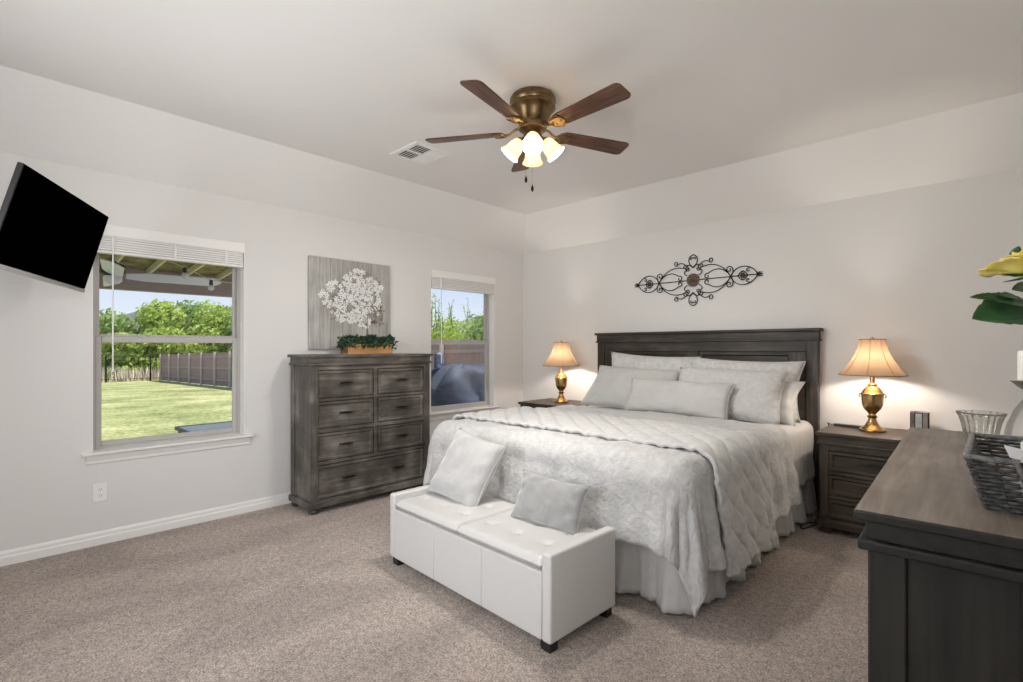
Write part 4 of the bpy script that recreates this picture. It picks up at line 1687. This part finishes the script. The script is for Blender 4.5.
def basket():
    t = thing('wicker_basket', 'dark wicker basket holding toiletries on the dresser top', 'basket', (4.345, -3.060, DT))
    hx, hy, H_ = 0.128, 0.150, 0.108
    fl_ = 0.030
    b = MB()
    b.box(-hx, hx, -hy, hy, 0.0, 0.008)
    obj('base', b, M['wicker'], t)

    def per(q, z):
        """point on the flared wall outline, q in 0..4"""
        e = int(q) % 4
        f = q - int(q)
        gx, gy = hx + fl_ * z / H_, hy + fl_ * z / H_
        c = [(-gx, -gy), (gx, -gy), (gx, gy), (-gx, gy)]
        p, n = c[e], c[(e + 1) % 4]
        return Vector((p[0] + (n[0] - p[0]) * f, p[1] + (n[1] - p[1]) * f, z))
    rows, N = 13, 72
    w_ = MB()
    for k in range(rows):
        z = 0.006 + (H_ - 0.010) * k / (rows - 1)
        run = []
        for i in range(N + 1):
            q = 4 * i / N
            e, f = int(q) % 4, q - int(q)
            p = per(q % 4, z)
            n = [Vector((0, -1, 0)), Vector((1, 0, 0)), Vector((0, 1, 0)), Vector((-1, 0, 0))][e]
            p = p + n * 0.0032 * math.sin(PI * (i + (k % 2)))
            p = p + n * 0.0045 * (1 if (i + k) % 2 else -1)
            notch = e == 0 and 0.27 < f < 0.80 and 0.042 < z
            if notch:
                if len(run) > 2:
                    w_.tube(run, 0.0034, 5)
                run = []
            else:
                run.append(p)
        if len(run) > 2:
            w_.tube(run, 0.0034, 5)
    obj('woven_wall', w_, M['wicker'], t, smooth=60)
    st_ = MB()
    for i in range(0, N, 2):
        q = 4 * (i + 0.5) / N
        e, f = int(q) % 4, q - int(q)
        zt2 = 0.045 if (e == 0 and 0.27 < f < 0.80) else H_
        st_.tube([per(q, 0.002), per(q, zt2)], 0.0026, 5)
    obj('stakes', st_, M['wicker'], t)
    rim = MB()
    pts_ = []
    for i in range(N):
        q = 4 * i / N
        e, f = int(q) % 4, q - int(q)
        z = 0.046 if (e == 0 and 0.27 < f < 0.80) else H_
        pts_.append(per(q, z))
    rim.tube(pts_, 0.0062, 6, closed=True)
    obj('braided_rim', rim, noisy('rim_wicker', (0.06, 0.06, 0.06), (0.24, 0.24, 0.24), 90, 0.4, 0), t, smooth=60)
    return t


basket()
# contents of the basket
t = thing('amber_bottle', 'amber bottle with a lilac cap inside the wicker basket', 'bottle', (4.320, -3.155, DT + 0.009))
mb = MB()
mb.box(-0.020, 0.020, -0.014, 0.014, 0, 0.070)
obj('body', mb, M['amber'], t, bevel=0.005, seg=3)
mb = MB()
mb.lathe([(0.010, 0.070), (0.010, 0.077), (0.001, 0.077)], 16)
obj('neck', mb, M['gold'], t, smooth=40)
mb = MB()
mb.lathe([(0.001, 0.0765), (0.015, 0.0765), (0.016, 0.080), (0.016, 0.102), (0.014, 0.105), (0.001, 0.105)], 20)
obj('cap', mb, M['lilac'], t, smooth=40)
t = thing('lotion_jar', 'white lotion jar standing at the back of the wicker basket', 'jar', (4.300, -2.955, DT + 0.009))
mb = MB()
mb.lathe([(0.001, 0), (0.026, 0), (0.028, 0.004), (0.028, 0.100), (0.022, 0.108), (0.001, 0.108)], 24)
obj('body', mb, M['white'], t, smooth=40)
mb = MB()
mb.lathe([(0.001, 0.1075), (0.023, 0.1075), (0.024, 0.111), (0.024, 0.136), (0.022, 0.139), (0.001, 0.139)], 24)
obj('lid', mb, M['cream'], t, smooth=40)
mb = MB()
mb.box(-0.040, 0.040, -0.0008, 0.0008, -0.022, 0.022)
c = obj('paper_card', mb, pm('card_white', (0.78, 0.78, 0.82), 0.6), None, loc=(4.285, -3.035, DT + 0.090), rot=(R(-62), R(14), R(20)))
tag(c, 'white paper card lying tilted on the things in the basket', 'card')
for (x, y, z, s_, lb) in ((4.232, -3.080, 0.070, (1.2, 0.9, 0.8), 'tan shell nearest the basket side'), (4.268, -3.115, 0.072, (1.4, 1.0, 0.8), 'cream shell under the paper card'),
                          (4.300, -3.090, 0.062, (1.0, 1.2, 0.8), 'small tan shell beside the amber bottle')):
    mb = MB()
    prof = [(0.001, -0.018), (0.012, -0.013), (0.018, 0.0), (0.014, 0.011), (0.008, 0.017), (0.001, 0.021)]
    mb.lathe(prof, 20, 0, Matrix.Rotation(R(70), 4, 'X') @ Matrix.Diagonal((*s_, 1)), lambda a_, f: 0.07 * math.cos(9 * a_))
    tag(obj('seashell', mb, M['shell'], None, smooth=60, loc=(x, y, DT + z)), lb, 'shell', 'shells in the basket')
t = thing('folded_cloth', 'pale folded washcloth lining the wicker basket', 'cloth', (4.345, -3.030, DT + 0.009))
mb = MB()
for k in range(3):
    mb.box(-0.105, 0.100 - k * 0.004, -0.10, 0.10 - k * 0.003, k * 0.014, k * 0.014 + 0.013)
obj('fold', mb, M['plainwhite'], t, bevel=0.006)

t = thing('glass_bowl', 'fluted glass bowl with a scalloped rim behind the wicker basket', 'bowl', (4.195, -2.315, DT))
mb = MB()
pf = [(0.034, 0.0), (0.037, 0.006), (0.040, 0.020), (0.044, 0.045), (0.049, 0.075), (0.056, 0.100), (0.062, 0.113)]
mb.shell(pf, 120, 0, None, lambda a_, f: 0.035 * (0.4 + f) * math.cos(20 * a_))
obj('bowl', mb, M['crystal'], t, smooth=180, solid=0.004)
mb = MB()
mb.lathe([(0.001, 0.0), (0.037, 0.0), (0.037, 0.006), (0.001, 0.006)], 32)
obj('foot', mb, M['crystal'], t, smooth=40)

t = thing('glass_dome', 'clear glass bell dome standing behind the wicker basket', 'glass dome', (4.330, -2.775, DT))
mb = MB()
mb.lathe([(0.001, 0), (0.094, 0), (0.096, 0.006), (0.090, 0.012), (0.001, 0.014)], 40)
obj('base', mb, M['cream'], t, smooth=40)
mb = MB()
pf = [(0.086, 0.014), (0.087, 0.05), (0.086, 0.09), (0.080, 0.13), (0.066, 0.170), (0.045, 0.205), (0.026, 0.228), (0.014, 0.240), (0.012, 0.248)]
mb.shell(pf, 48)
obj('dome', mb, M['clear'], t, smooth=180)
mb = MB()
mb.ball((0, 0, 0.258), 0.014, 16, 10)
obj('knob', mb, M['clear'], t, smooth=180)
t = thing('pillar_candle_in_dome', 'short cream candle under the clear glass dome', 'candle', (4.315, -2.790, DT + 0.0135))
mb = MB()
mb.lathe([(0.001, 0), (0.034, 0), (0.035, 0.003), (0.035, 0.085), (0.030, 0.090), (0.001, 0.086)], 28)
obj('wax', mb, M['cream'], t, smooth=40)
mb = MB()
mb.tube([(0, 0, 0.085), (0.002, 0, 0.100)], 0.0015, 5)
obj('wick', mb, M['black'], t)

t = thing('candlestick', 'silver candlestick with a shallow cup near the far dresser end', 'candlestick', (4.312, -2.345, DT))
mb = MB()
mb.lathe([(0.001, 0), (0.042, 0), (0.044, 0.006), (0.036, 0.014), (0.016, 0.024), (0.010, 0.045), (0.014, 0.060), (0.009, 0.080), (0.008, 0.130), (0.013, 0.150), (0.008, 0.170),
          (0.012, 0.190), (0.030, 0.205), (0.046, 0.222), (0.050, 0.226), (0.046, 0.230), (0.001, 0.228)], 28)
obj('stem', mb, M['silver'], t, smooth=40)
t = thing('pillar_candle', 'white pillar candle standing on the silver candlestick', 'candle', (4.312, -2.345, DT + 0.2285))
mb = MB()
mb.lathe([(0.001, 0), (0.031, 0), (0.032, 0.003), (0.032, 0.088), (0.029, 0.092), (0.001, 0.089)], 28)
obj('wax', mb, M['cream'], t, smooth=40)
mb = MB()
mb.tube([(0, 0, 0.088), (0.001, 0.001, 0.100)], 0.0015, 5)
obj('wick', mb, M['black'], t)

# yellow rose in a vase
vs = thing('bud_vase', 'slim clear vase holding the yellow rose on the dresser', 'vase', (4.415, -3.395, DT))
mb = MB()
mb.shell([(0.030, 0.0), (0.036, 0.02), (0.036, 0.06), (0.026, 0.11), (0.018, 0.16), (0.018, 0.20), (0.024, 0.22)], 32)
obj('body', mb, M['clear'], vs, smooth=180)
mb = MB()
mb.lathe([(0.001, 0.0), (0.031, 0.0), (0.031, 0.008), (0.001, 0.008)], 32)
obj('foot', mb, M['clear'], vs, smooth=40)
rose = thing('yellow_rose', 'big yellow rose with dark green leaves leaning over the dresser', 'rose', (4.415, -3.395, DT + 0.02))
base = Vector((4.415, -3.395, DT + 0.02))
head = Vector((4.276, -3.338, 1.425)) - base
mb = MB()
sp = [Vector((0, 0, 0)), Vector((-0.012, 0.004, 0.12)), Vector((-0.03, 0.012, 0.22)), Vector((-0.085, 0.03, 0.34)), head - Vector((-0.02, 0.005, 0.05)), head]
cv = []
for i in range(len(sp) - 1):
    for k in range(4):
        cv.append(sp[i].lerp(sp[i + 1], k / 4))
cv.append(sp[-1])
mb.tube(cv, 0.0035, 7)
stem_o = obj('stem', mb, M['roseleaf'], rose, smooth=60)
tilt_m = Matrix.Translation(head) @ Matrix.Rotation(R(-14), 4, Vector((0.7, 0.7, 0)))
random.seed(5)
pet = MB()
for ringi, (n_, rad, hgt, op) in enumerate(((3, 0.012, 0.040, 0.05), (4, 0.020, 0.042, 0.25), (5, 0.030, 0.040, 0.55), (6, 0.042, 0.034, 0.9), (7, 0.050, 0.030, 1.0))):
    for k in range(n_):
        a0 = 2 * PI * (k + 0.37 * ringi) / n_
        wid = 1.5 * PI / n_
        NU, NV = 8, 7
        b0 = len(pet.v)
        vs_, fs_ = [], []
        jit = random.uniform(-0.004, 0.004)
        for j in range(NV + 1):
            v_ = j / NV
            for i in range(NU + 1):
                u_ = i / NU * 2 - 1
                an = a0 + u_ * wid * (0.35 + 0.65 * math.sin(PI * min(1, v_ * 0.75 + 0.12)))
                rr_ = rad * (0.25 + 0.75 * v_ ** 0.7) * (1 + op * 0.35 * v_ ** 3) + 0.002 * math.sin(5 * u_ + ringi)
                z_ = -0.010 + (hgt + jit) * (v_ * (1 - 0.22 * u_ * u_) - op * 0.28 * v_ ** 4) + 0.002 * math.sin(u_ * 7 + k)
                vs_.append((rr_ * math.cos(an), rr_ * math.sin(an), z_))
        for j in range(NV):
            for i in range(NU):
                q_ = j * (NU + 1) + i
                fs_.append((q_, q_ + 1, q_ + NU + 2, q_ + NU + 1))
        pet.add(vs_, fs_, 1 if (ringi == 4 and k == 1) else 0, tilt_m)
obj('petals', pet, [M['rose'], M['rosepale']], rose, smooth=180, solid=0.0008)
sep = MB()
for k in range(5):
    a = 2 * PI * k / 5
    d = Vector((math.cos(a), math.sin(a), 0))
    s_ = Vector((-math.sin(a), math.cos(a), 0))
    sep.add([d * 0.004 + Vector((0, 0, -0.012)), d * 0.025 + s_ * 0.007 + Vector((0, 0, -0.012)), d * 0.048 + Vector((0, 0, -0.008)), d * 0.025 - s_ * 0.007 + Vector((0, 0, -0.012))], [(0, 1, 2, 3)], 0, tilt_m)
obj('sepals', sep, M['roseleaf'], rose, solid=0.001)


def rose_leaf(c, direction, L, W_, droop, nm='leaf', tip=0.0):
    d = Vector(direction).normalized()
    s_ = (Matrix.Rotation(tip, 3, d) @ d.cross(Vector((0, 0, 1)))).normalized()
    u_ = s_.cross(d)
    m_ = MB()
    nn = 14
    for i in range(nn):
        pass
    vs_, fs_ = [], []
    for i in range(nn + 1):
        f = i / nn
        w_ = W_ * math.sin(PI * f ** 0.8) ** 0.8 * (1 + 0.07 * math.sin(i * 2.9))
        ctr = c + d * L * f - Vector((0, 0, 1)) * droop * f * f
        for q_ in (-1, -0.5, 0, 0.5, 1):
            vs_.append(ctr + s_ * w_ * q_ + u_ * (abs(q_) * w_ * 0.28))
    for i in range(nn):
        for j in range(4):
            q_ = i * 5 + j
            fs_.append((q_, q_ + 1, q_ + 6, q_ + 5))
    m_.add(vs_, fs_)
    return obj(nm, m_, M['roseleaf'], rose, smooth=180, solid=0.0012)


leaf_specs = [
    ((4.276, -3.287, 1.35), (4.2, -3.388, 1.347), 0.036, 0.01),
    ((4.279, -3.285, 1.361), (4.216, -3.372, 1.381), 0.018, 0.004),
    ((4.252, -3.31, 1.374), (4.197, -3.391, 1.378), 0.011, 0.002),
    ((4.257, -3.305, 1.378), (4.236, -3.353, 1.38), 0.009, 0.001),
    ((4.252, -3.31, 1.443), (4.261, -3.33, 1.468), 0.009, 0.0),
    ((4.289, -3.275, 1.391), (4.252, -3.338, 1.392), 0.016, 0.002),
]
for (pa, pb, w_, dr) in leaf_specs:
    A, B = Vector(pa) - base, Vector(pb) - base
    rose_leaf(A, B - A, (B - A).length, w_, dr, 'leaf', R(-48))

# ================================================================== OUTSIDE
def gz(x):
    """the yard falls away gently from the house"""
    return -0.28 + 0.019 * min(0, x)


mb = MB()
mb.grid(lambda u, v: (-0.14 - 150 * u, -60 + 120 * v, gz(-0.14 - 150 * u) + 0.02 * nz(u * 300, v * 200)), 60, 40)
lw = obj('lawn', mb, M['lawn'], smooth=180)
struct(lw, 'sunny lawn falling away from the house')
mb = MB()
mb.box(-5.3, -0.14, -9.0, -1.0, -0.5, -0.20)
mb.box(-5.3, -0.14, -1.0, 2.5, -0.5, -0.24)
struct(obj('patio_slab_ground', mb, pm('concrete', (0.42, 0.40, 0.38), 0.9)), 'concrete patio beside the house')

# covered porch
pc = thing('patio_cover', 'open wood-framed patio roof outside the lawn window', 'patio roof', (-2.6, -4.2, -0.20))


def pcl(mb_):
    for p in mb_.v:
        p -= Vector((-2.6, -4.2, -0.20))
    return mb_


mb = MB()
mb.add([(-0.15, -9.5, 2.86), (-0.15, -1.05, 2.86), (-5.6, -1.05, 2.40), (-5.6, -9.5, 2.40)], [(0, 1, 2, 3)])
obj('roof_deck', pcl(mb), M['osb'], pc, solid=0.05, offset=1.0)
for k in range(18):
    y = -1.10 - 0.46 * k
    mb = MB()
    mb.prism([(-0.15, 2.86), (-0.15, 2.77), (-5.5, 2.32), (-5.5, 2.41)], 'y', y - 0.016, y + 0.016)
    obj('rafter', pcl(mb), M['rafter'], pc)
for xa, xb, za, zb in ((-5.08, -4.92, 2.135, 2.45), (-0.20, -0.141, 2.56, 2.74)):
    mb = MB()
    mb.box(xa, xb, -9.5, -1.05, za, zb)
    obj('beam', pcl(mb), M['beam'], pc)
for y in (-1.12, -9.4):
    mb = MB()
    mb.box(-5.07, -4.93, y - 0.07, y + 0.07, -0.20, 2.14)
    obj('post', pcl(mb), M['beam'], pc)

pf_ = thing('patio_fan', 'black outdoor ceiling fan with pale blades hanging from the patio roof', 'ceiling fan', (-3.0, -3.62, 2.56))
mb = MB()
mb.lathe([(0.001, 0.06), (0.05, 0.06), (0.05, 0.0), (0.016, -0.03), (0.016, -0.28), (0.04, -0.30), (0.11, -0.33), (0.12, -0.42), (0.08, -0.46), (0.001, -0.46)][::-1], 24)
obj('motor', mb, M['black'], pf_, smooth=40)
mb = MB()
mb.lathe([(0.001, -0.56), (0.06, -0.54), (0.09, -0.50), (0.08, -0.46), (0.001, -0.459)], 24)
obj('light_bowl', mb, M['white'], pf_, smooth=60)
for k in range(4):
    a = R(82 + 90 * k)
    m = Matrix.Rotation(a, 4, 'Z') @ Matrix.Translation((0, 0, -0.45)) @ Matrix.Rotation(R(-22), 4, 'X')
    mb = MB()
    out = [(0.12, -0.055), (0.30, -0.095), (0.98, -0.10), (1.05, -0.06), (1.08, 0), (1.05, 0.06), (0.98, 0.10), (0.30, 0.095), (0.12, 0.055)]
    mb.prism(out, 'z', -0.006, 0.006, 0, m)
    obj('blade', mb, M['white'], pf_)

sl = thing('string_light', 'string of clear bulbs slung under the patio roof', 'string light', (-2.0, -3.0, 2.3))
nodes_ = [(-2.0, -4.6, 2.22), (-2.0, -3.148, 2.14), (-2.0, -2.90, 2.03), (-2.0, -2.3, 2.0), (-2.0, -1.4, 2.50)]
off = Vector((-2.0, -3.0, 2.3))
mb = MB()
mb.tube([Vector(p) - off for p in [(-2.0, -4.6, 2.66)] + nodes_[1:]], 0.006, 6)
obj('cable', mb, M['rafter'], sl, smooth=60)
for p in nodes_[1:4]:
    q = Vector(p) - off
    mb = MB()
    mb.lathe([(0.001, 0.0), (0.016, 0.0), (0.018, -0.03), (0.018, -0.055), (0.001, -0.056)][::-1], 14, 0, Matrix.Translation(q))
    so = obj('socket', mb, M['black'], sl, smooth=40)
    mb = MB()
    mb.ball(q + Vector((0, 0, -0.085)), 0.032, 14, 10)
    obj('bulb', mb, pm('clear_bulb', (0.75, 0.75, 0.72), 0.1), so, smooth=180)

tb = thing('patio_table', 'low patio table with a dark glass top just outside the lawn window', 'table', (-1.22, -2.83, -0.20))
mb = MB()
mb.box(-0.40, 0.40, -0.47, 0.47, 0.690, 0.702)
obj('table_top', mb, M['lilacblue'], tb, bevel=0.003)
mb = MB()
for a in (-1, 1):
    mb.box(-0.42, 0.42, a * 0.48 - 0.012, a * 0.48 + 0.012, 0.672, 0.705)
    mb.box(a * 0.42 - 0.012, a * 0.42 + 0.012, -0.48, 0.48, 0.672, 0.705)
obj('rim', mb, M['black'], tb, bevel=0.003)
for a in (-1, 1):
    for b in (-1, 1):
        mb = MB()
        mb.tube([(a * 0.40, b * 0.45, 0.675), (a * 0.40, b * 0.45, 0)], 0.015, 8)
        obj('leg', mb, M['black'], tb)

# grill under its navy cover
gr = thing('covered_grill', 'barbecue grill under a wrinkled navy cover outside the smaller window', 'covered grill', (-1.55, 0.36, -0.24))
GH = 1.245


def grill_fn(sx, sy):
    def fn(u, v):
        a = 2 * PI * u
        ca, sa = math.cos(a), math.sin(a)
        e = 5.0
        k = (abs(ca) ** e + abs(sa) ** e) ** (-1 / e)
        if v < 0.72:
            f, z = 1.0, v / 0.72
            r = 1.0 + 0.05 * (1 - z)
            zz = (GH - 0.12) * z
        else:
            f = (v - 0.72) / 0.28
            r = math.cos(f * PI / 2) ** 0.55
            zz = GH - 0.12 + 0.12 * math.sin(f * PI / 2) ** 0.8
        x, y = sx * ca * k * r, sy * sa * k * r
        w = 0.035 * nz(a * 1.4, zz * 1.6 + a * 1.1, 3) + 0.026 * math.sin(zz * 13 + a * 9 + 2.0 * nz(a * 2, zz * 3, 1)) + 0.012 * nz(a * 5, zz * 7, 6)
        d = Vector((x, y, 0))
        if d.length > 1e-6:
            d.normalize()
        zz += 0.05 * math.sin(max(0.0, min(1.0, (y + sy) / (2 * sy))) * PI) ** 1.2 * smooth01((v - 0.5) / 0.4) - 0.03 - 0.16 * smooth01(1 - (y + sy) / (0.55 * sy)) * smooth01((v - 0.3) / 0.5)
        return (x + d.x * w, y + d.y * w, max(0.0, zz + w * 0.5 * (v > 0.1)))
    return fn


mb = MB()
mb.grid(grill_fn(0.36, 0.66), 120, 60, close_u=True)
obj('cover', mb, M['bluecover'], gr, smooth=180)
mb = MB()
mb.grid(lambda u, v: ((0.045 + 0.02 * (1 - v)) * math.cos(2 * PI * u) * (1 if v < 0.95 else 0.4) - 0.16 + 0.01 * nz(u * 6, v * 5),
                      (0.075 + 0.015 * math.sin(2 * PI * u * 5)) * math.sin(2 * PI * u) * (1 if v < 0.95 else 0.5) - 0.33, GH - 0.03 + 0.24 * v), 40, 14, close_u=True)
h = obj('chimney_cover', mb, noisy('faded_navy_cover', (0.07, 0.09, 0.15), (0.20, 0.23, 0.32), 12, 0.5, 0), gr, smooth=180)

# fences
FY = 4.0
wf = thing('wooden_fence', 'weathered plank fence along the side of the lawn', 'fence', (-20.0, FY, 0.0))
mb = MB()
x = -38.4
random.seed(3)
while x < -1.0:
    w = 0.138
    g0 = gz(x)
    hh = 1.80 + random.uniform(-0.015, 0.015)
    mb.box(x + 20, x + w + 20, 0.0, 0.018, g0 + 0.03, g0 + hh)
    x += 0.142
obj('planks', mb, M['fence'], wf)
for dz in (0.30, 0.92, 1.55):
    mb = MB()
    mb.prism([(-18.4, gz(-38.4) + dz), (19.0, gz(-1.0) + dz), (19.0, gz(-1.0) + dz + 0.09), (-18.4, gz(-38.4) + dz + 0.09)], 'y', -0.040, -0.001)
    obj('rail', mb, M['railwood'], wf)
for k in range(16):
    x = -38.3 + 2.44 * k
    mb = MB()
    mb.box(x + 20 - 0.04, x + 20 + 0.04, -0.12, -0.041, gz(x) - 0.1, gz(x) + 1.86)
    obj('post', mb, M['post'], wf)

IX = -38.6
mf = thing('metal_fence', 'black metal picket fence across the end of the lawn', 'fence', (IX, -4.0, gz(IX)))
mb = MB()
y = -22.0
while y < 7.9:
    mb.box(-0.006, 0.006, y, y + 0.013, 0.05, 1.72)
    y += 0.16
obj('pickets', mb, M['iron'], mf)
for z in (0.18, 1.45, 1.68):
    mb = MB()
    mb.box(-0.012, 0.012, -22.0, 7.9, z, z + 0.025)
    obj('rail', mb, M['iron'], mf)
for k in range(13):
    y = -22 + 2.45 * k
    mb = MB()
    mb.box(-0.045, 0.045, y - 0.045, y + 0.045, -0.05, 1.82)
    obj('post', mb, M['iron'], mf)

random.seed(21)
tg = MB()
for k in range(5200):
    y = random.uniform(-14, 8)
    x = random.uniform(-45, -39.2)
    h = random.uniform(0.5, 1.15)
    a = random.uniform(0, 2 * PI)
    w = random.uniform(0.04, 0.09)
    lx, ly = random.uniform(-0.25, 0.25), random.uniform(-0.25, 0.25)
    g0 = gz(x)
    tg.add([(x - w * math.cos(a), y - w * math.sin(a), g0), (x + w * math.cos(a), y + w * math.sin(a), g0), (x + lx, y + ly, g0 + h)], [(0, 1, 2)])
tag(obj('tall_grass', tg, M['dry']), 'dry tall grass standing behind the metal fence', 'grass', kind='stuff')


def tree(x, y, h, w, label, mat, seed, n=1500, leaf=0.30, low=0.12, blobs=7, group='trees beyond the fences', twigs=0):
    random.seed(seed)
    g0 = gz(x)
    t = thing('leafy_tree', label, 'tree', (x, y, g0), 0, group)
    tr = MB()
    tr.tube([(0, 0, -0.1), (0.06, 0.03, h * 0.25), (0.0, 0.1, h * 0.5), (0.1, 0.0, h * 0.8)], [0.05 * h ** 0.7, 0.04 * h ** 0.7, 0.03 * h ** 0.7, 0.02], 8)
    for k in range(6):
        a = random.uniform(0, 2 * PI)
        z0 = h * random.uniform(0.25, 0.5)
        tr.tube([(0, 0.05, z0), (w * 0.2 * math.cos(a), w * 0.2 * math.sin(a), z0 + h * 0.14), (w * 0.36 * math.cos(a), w * 0.36 * math.sin(a), z0 + h * 0.3)], [0.04, 0.03, 0.012], 6)
    bl_ = []
    for k in range(blobs):
        a = random.uniform(0, 2 * PI)
        r = random.uniform(0.0, 0.30) * w
        z = h * random.uniform(low + 0.15, 0.80)
        bl_.append((r * math.cos(a), r * math.sin(a), z, w * random.uniform(0.20, 0.30), h * random.uniform(0.14, 0.22)))
    bl_.append((0, 0, h * 0.80, w * 0.24, h * 0.20))
    bl_.append((0, 0, h * (low + 0.2), w * 0.38, h * 0.22))
    c = MB()
    for k in range(n):
        bx_, by_, bz_, br, bh = random.choice(bl_)
        v_ = Vector((random.gauss(0, 1), random.gauss(0, 1), random.gauss(0, 1))).normalized()
        q = random.uniform(0.6, 1.05)
        p = Vector((bx_ + v_.x * br * q, by_ + v_.y * br * q, bz_ + v_.z * bh * q))
        if p.z < 0.1:
            continue
        d = (v_ + Vector((random.uniform(-1, 1), random.uniform(-1, 1), random.uniform(-0.8, 0.8)))).normalized()
        s_ = d.orthogonal().normalized()
        u_ = d.cross(s_)
        L = leaf * random.uniform(0.6, 1.3)
        c.add([p - s_ * L * 0.5, p + u_ * L * 0.28 + d * L * 0.1, p + s_ * L * 0.5, p - u_ * L * 0.28 + d * L * 0.1], [(0, 1, 2, 3)])
    for k in range(twigs):
        a = random.uniform(0, 2 * PI)
        r = random.uniform(0.0, 0.35) * w
        p0 = Vector((r * math.cos(a), r * math.sin(a), h * 0.80))
        p1 = p0 + Vector((random.uniform(-0.3, 0.3), random.uniform(-0.3, 0.3), h * random.uniform(0.18, 0.46)))
        tr.tube([p0, p1], [0.022, 0.008], 5)
        for j in range(14):
            p = p0.lerp(p1, random.uniform(0.3, 1.05))
            d = Vector((random.uniform(-1, 1), random.uniform(-1, 1), random.uniform(-1, 1))).normalized()
            s_ = d.orthogonal().normalized()
            L = leaf * random.uniform(0.5, 0.9)
            c.add([p, p + d * L * 0.5 + s_ * L * 0.22, p + d * L, p + d * L * 0.5 - s_ * L * 0.22], [(0, 1, 2, 3)])
    obj('trunk', tr, M['bark'], t, smooth=60)
    obj('crown', c, mat, t)
    return t


TL = [
    (-44.5, -1.2, 5.0, 6.0, 'bright green tree behind the metal fence, closest to the television edge', 'leafA', 3),
    (-47.5, 2.4, 5.6, 6.0, 'shaggy darker tree behind the metal fence, below the patio fan', 'leafB', 4),
    (-46.5, 5.6, 6.6, 5.6, 'tallest rounded tree beyond the corner where the two fences meet', 'leafA', 5),
    (-44.0, 8.6, 6.4, 5.6, 'broad green tree over the plank fence, next to the tallest one', 'leafA', 6),
    (-41.0, 11.8, 6.2, 6.0, 'dense tree over the plank fence at the lawn window jamb', 'leafB', 7),
    (-52.0, 12.0, 7.0, 7.0, 'far pale tree showing between the trees over the plank fence', 'leafB', 8),
    (-42.8, 2.2, 3.6, 5.0, 'low bright shrub-like tree behind the middle of the metal fence', 'leafA', 9),
    (-48.5, 8.2, 6.8, 6.4, 'full tree filling the gap behind the fence corner, deep green', 'leafB', 16),
    (-49.0, -0.6, 5.6, 6.0, 'hazy green tree behind the metal fence, farther back than its neighbours', 'leafB', 17),
    (-43.0, 5.4, 4.0, 5.0, 'low yellow-green tree just behind the corner of the two fences', 'leafA', 18),
    (-44.5, -5.6, 5.0, 5.6, 'tree behind the metal fence mostly hidden by the television', 'leafB', 10),
]
for x, y, h, w, lb, mt, sd in TL:
    tree(x, y, h, w, lb, M[mt], sd, 4200, 0.46, 0.0, 18)
TR_ = [
    (-14.2, 9.4, 3.3, 4.2, 'pale green tree with bare upright twigs, seen over the fence in the smaller window', 'leafA', 12, 22),
    (-11.5, 10.6, 3.5, 3.6, 'rounded leafy tree over the fence at the smaller window jamb', 'leafB', 13, 0),
    (-16.5, 12.4, 3.6, 5.0, 'yellow-green tree behind the twiggy one in the smaller window', 'leafA', 14, 8),
    (-16.0, 7.4, 3.4, 3.6, 'leafy tree over the fence closest to the tall chest', 'leafB', 15, 8),
]
for x, y, h, w, lb, mt, sd, tw in TR_:
    tree(x, y, h, w, lb, M[mt], sd, 3600, 0.20, 0.05, 14, 'trees beyond the fences', tw)

nh = thing('neighbor_house', 'distant house with a grey roof beyond the trees', 'house', (-92.0, 10.5, gz(-92)))
mb = MB()
mb.box(-5, 5, -7, 7, 0, 5.2)
obj('walls', mb, M['siding'], nh)
mb = MB()
mb.prism([(-8, 5.1), (8, 5.1), (0, 8.6)], 'x', -5.6, 5.6)
obj('roof', mb, M['roofing'], nh)
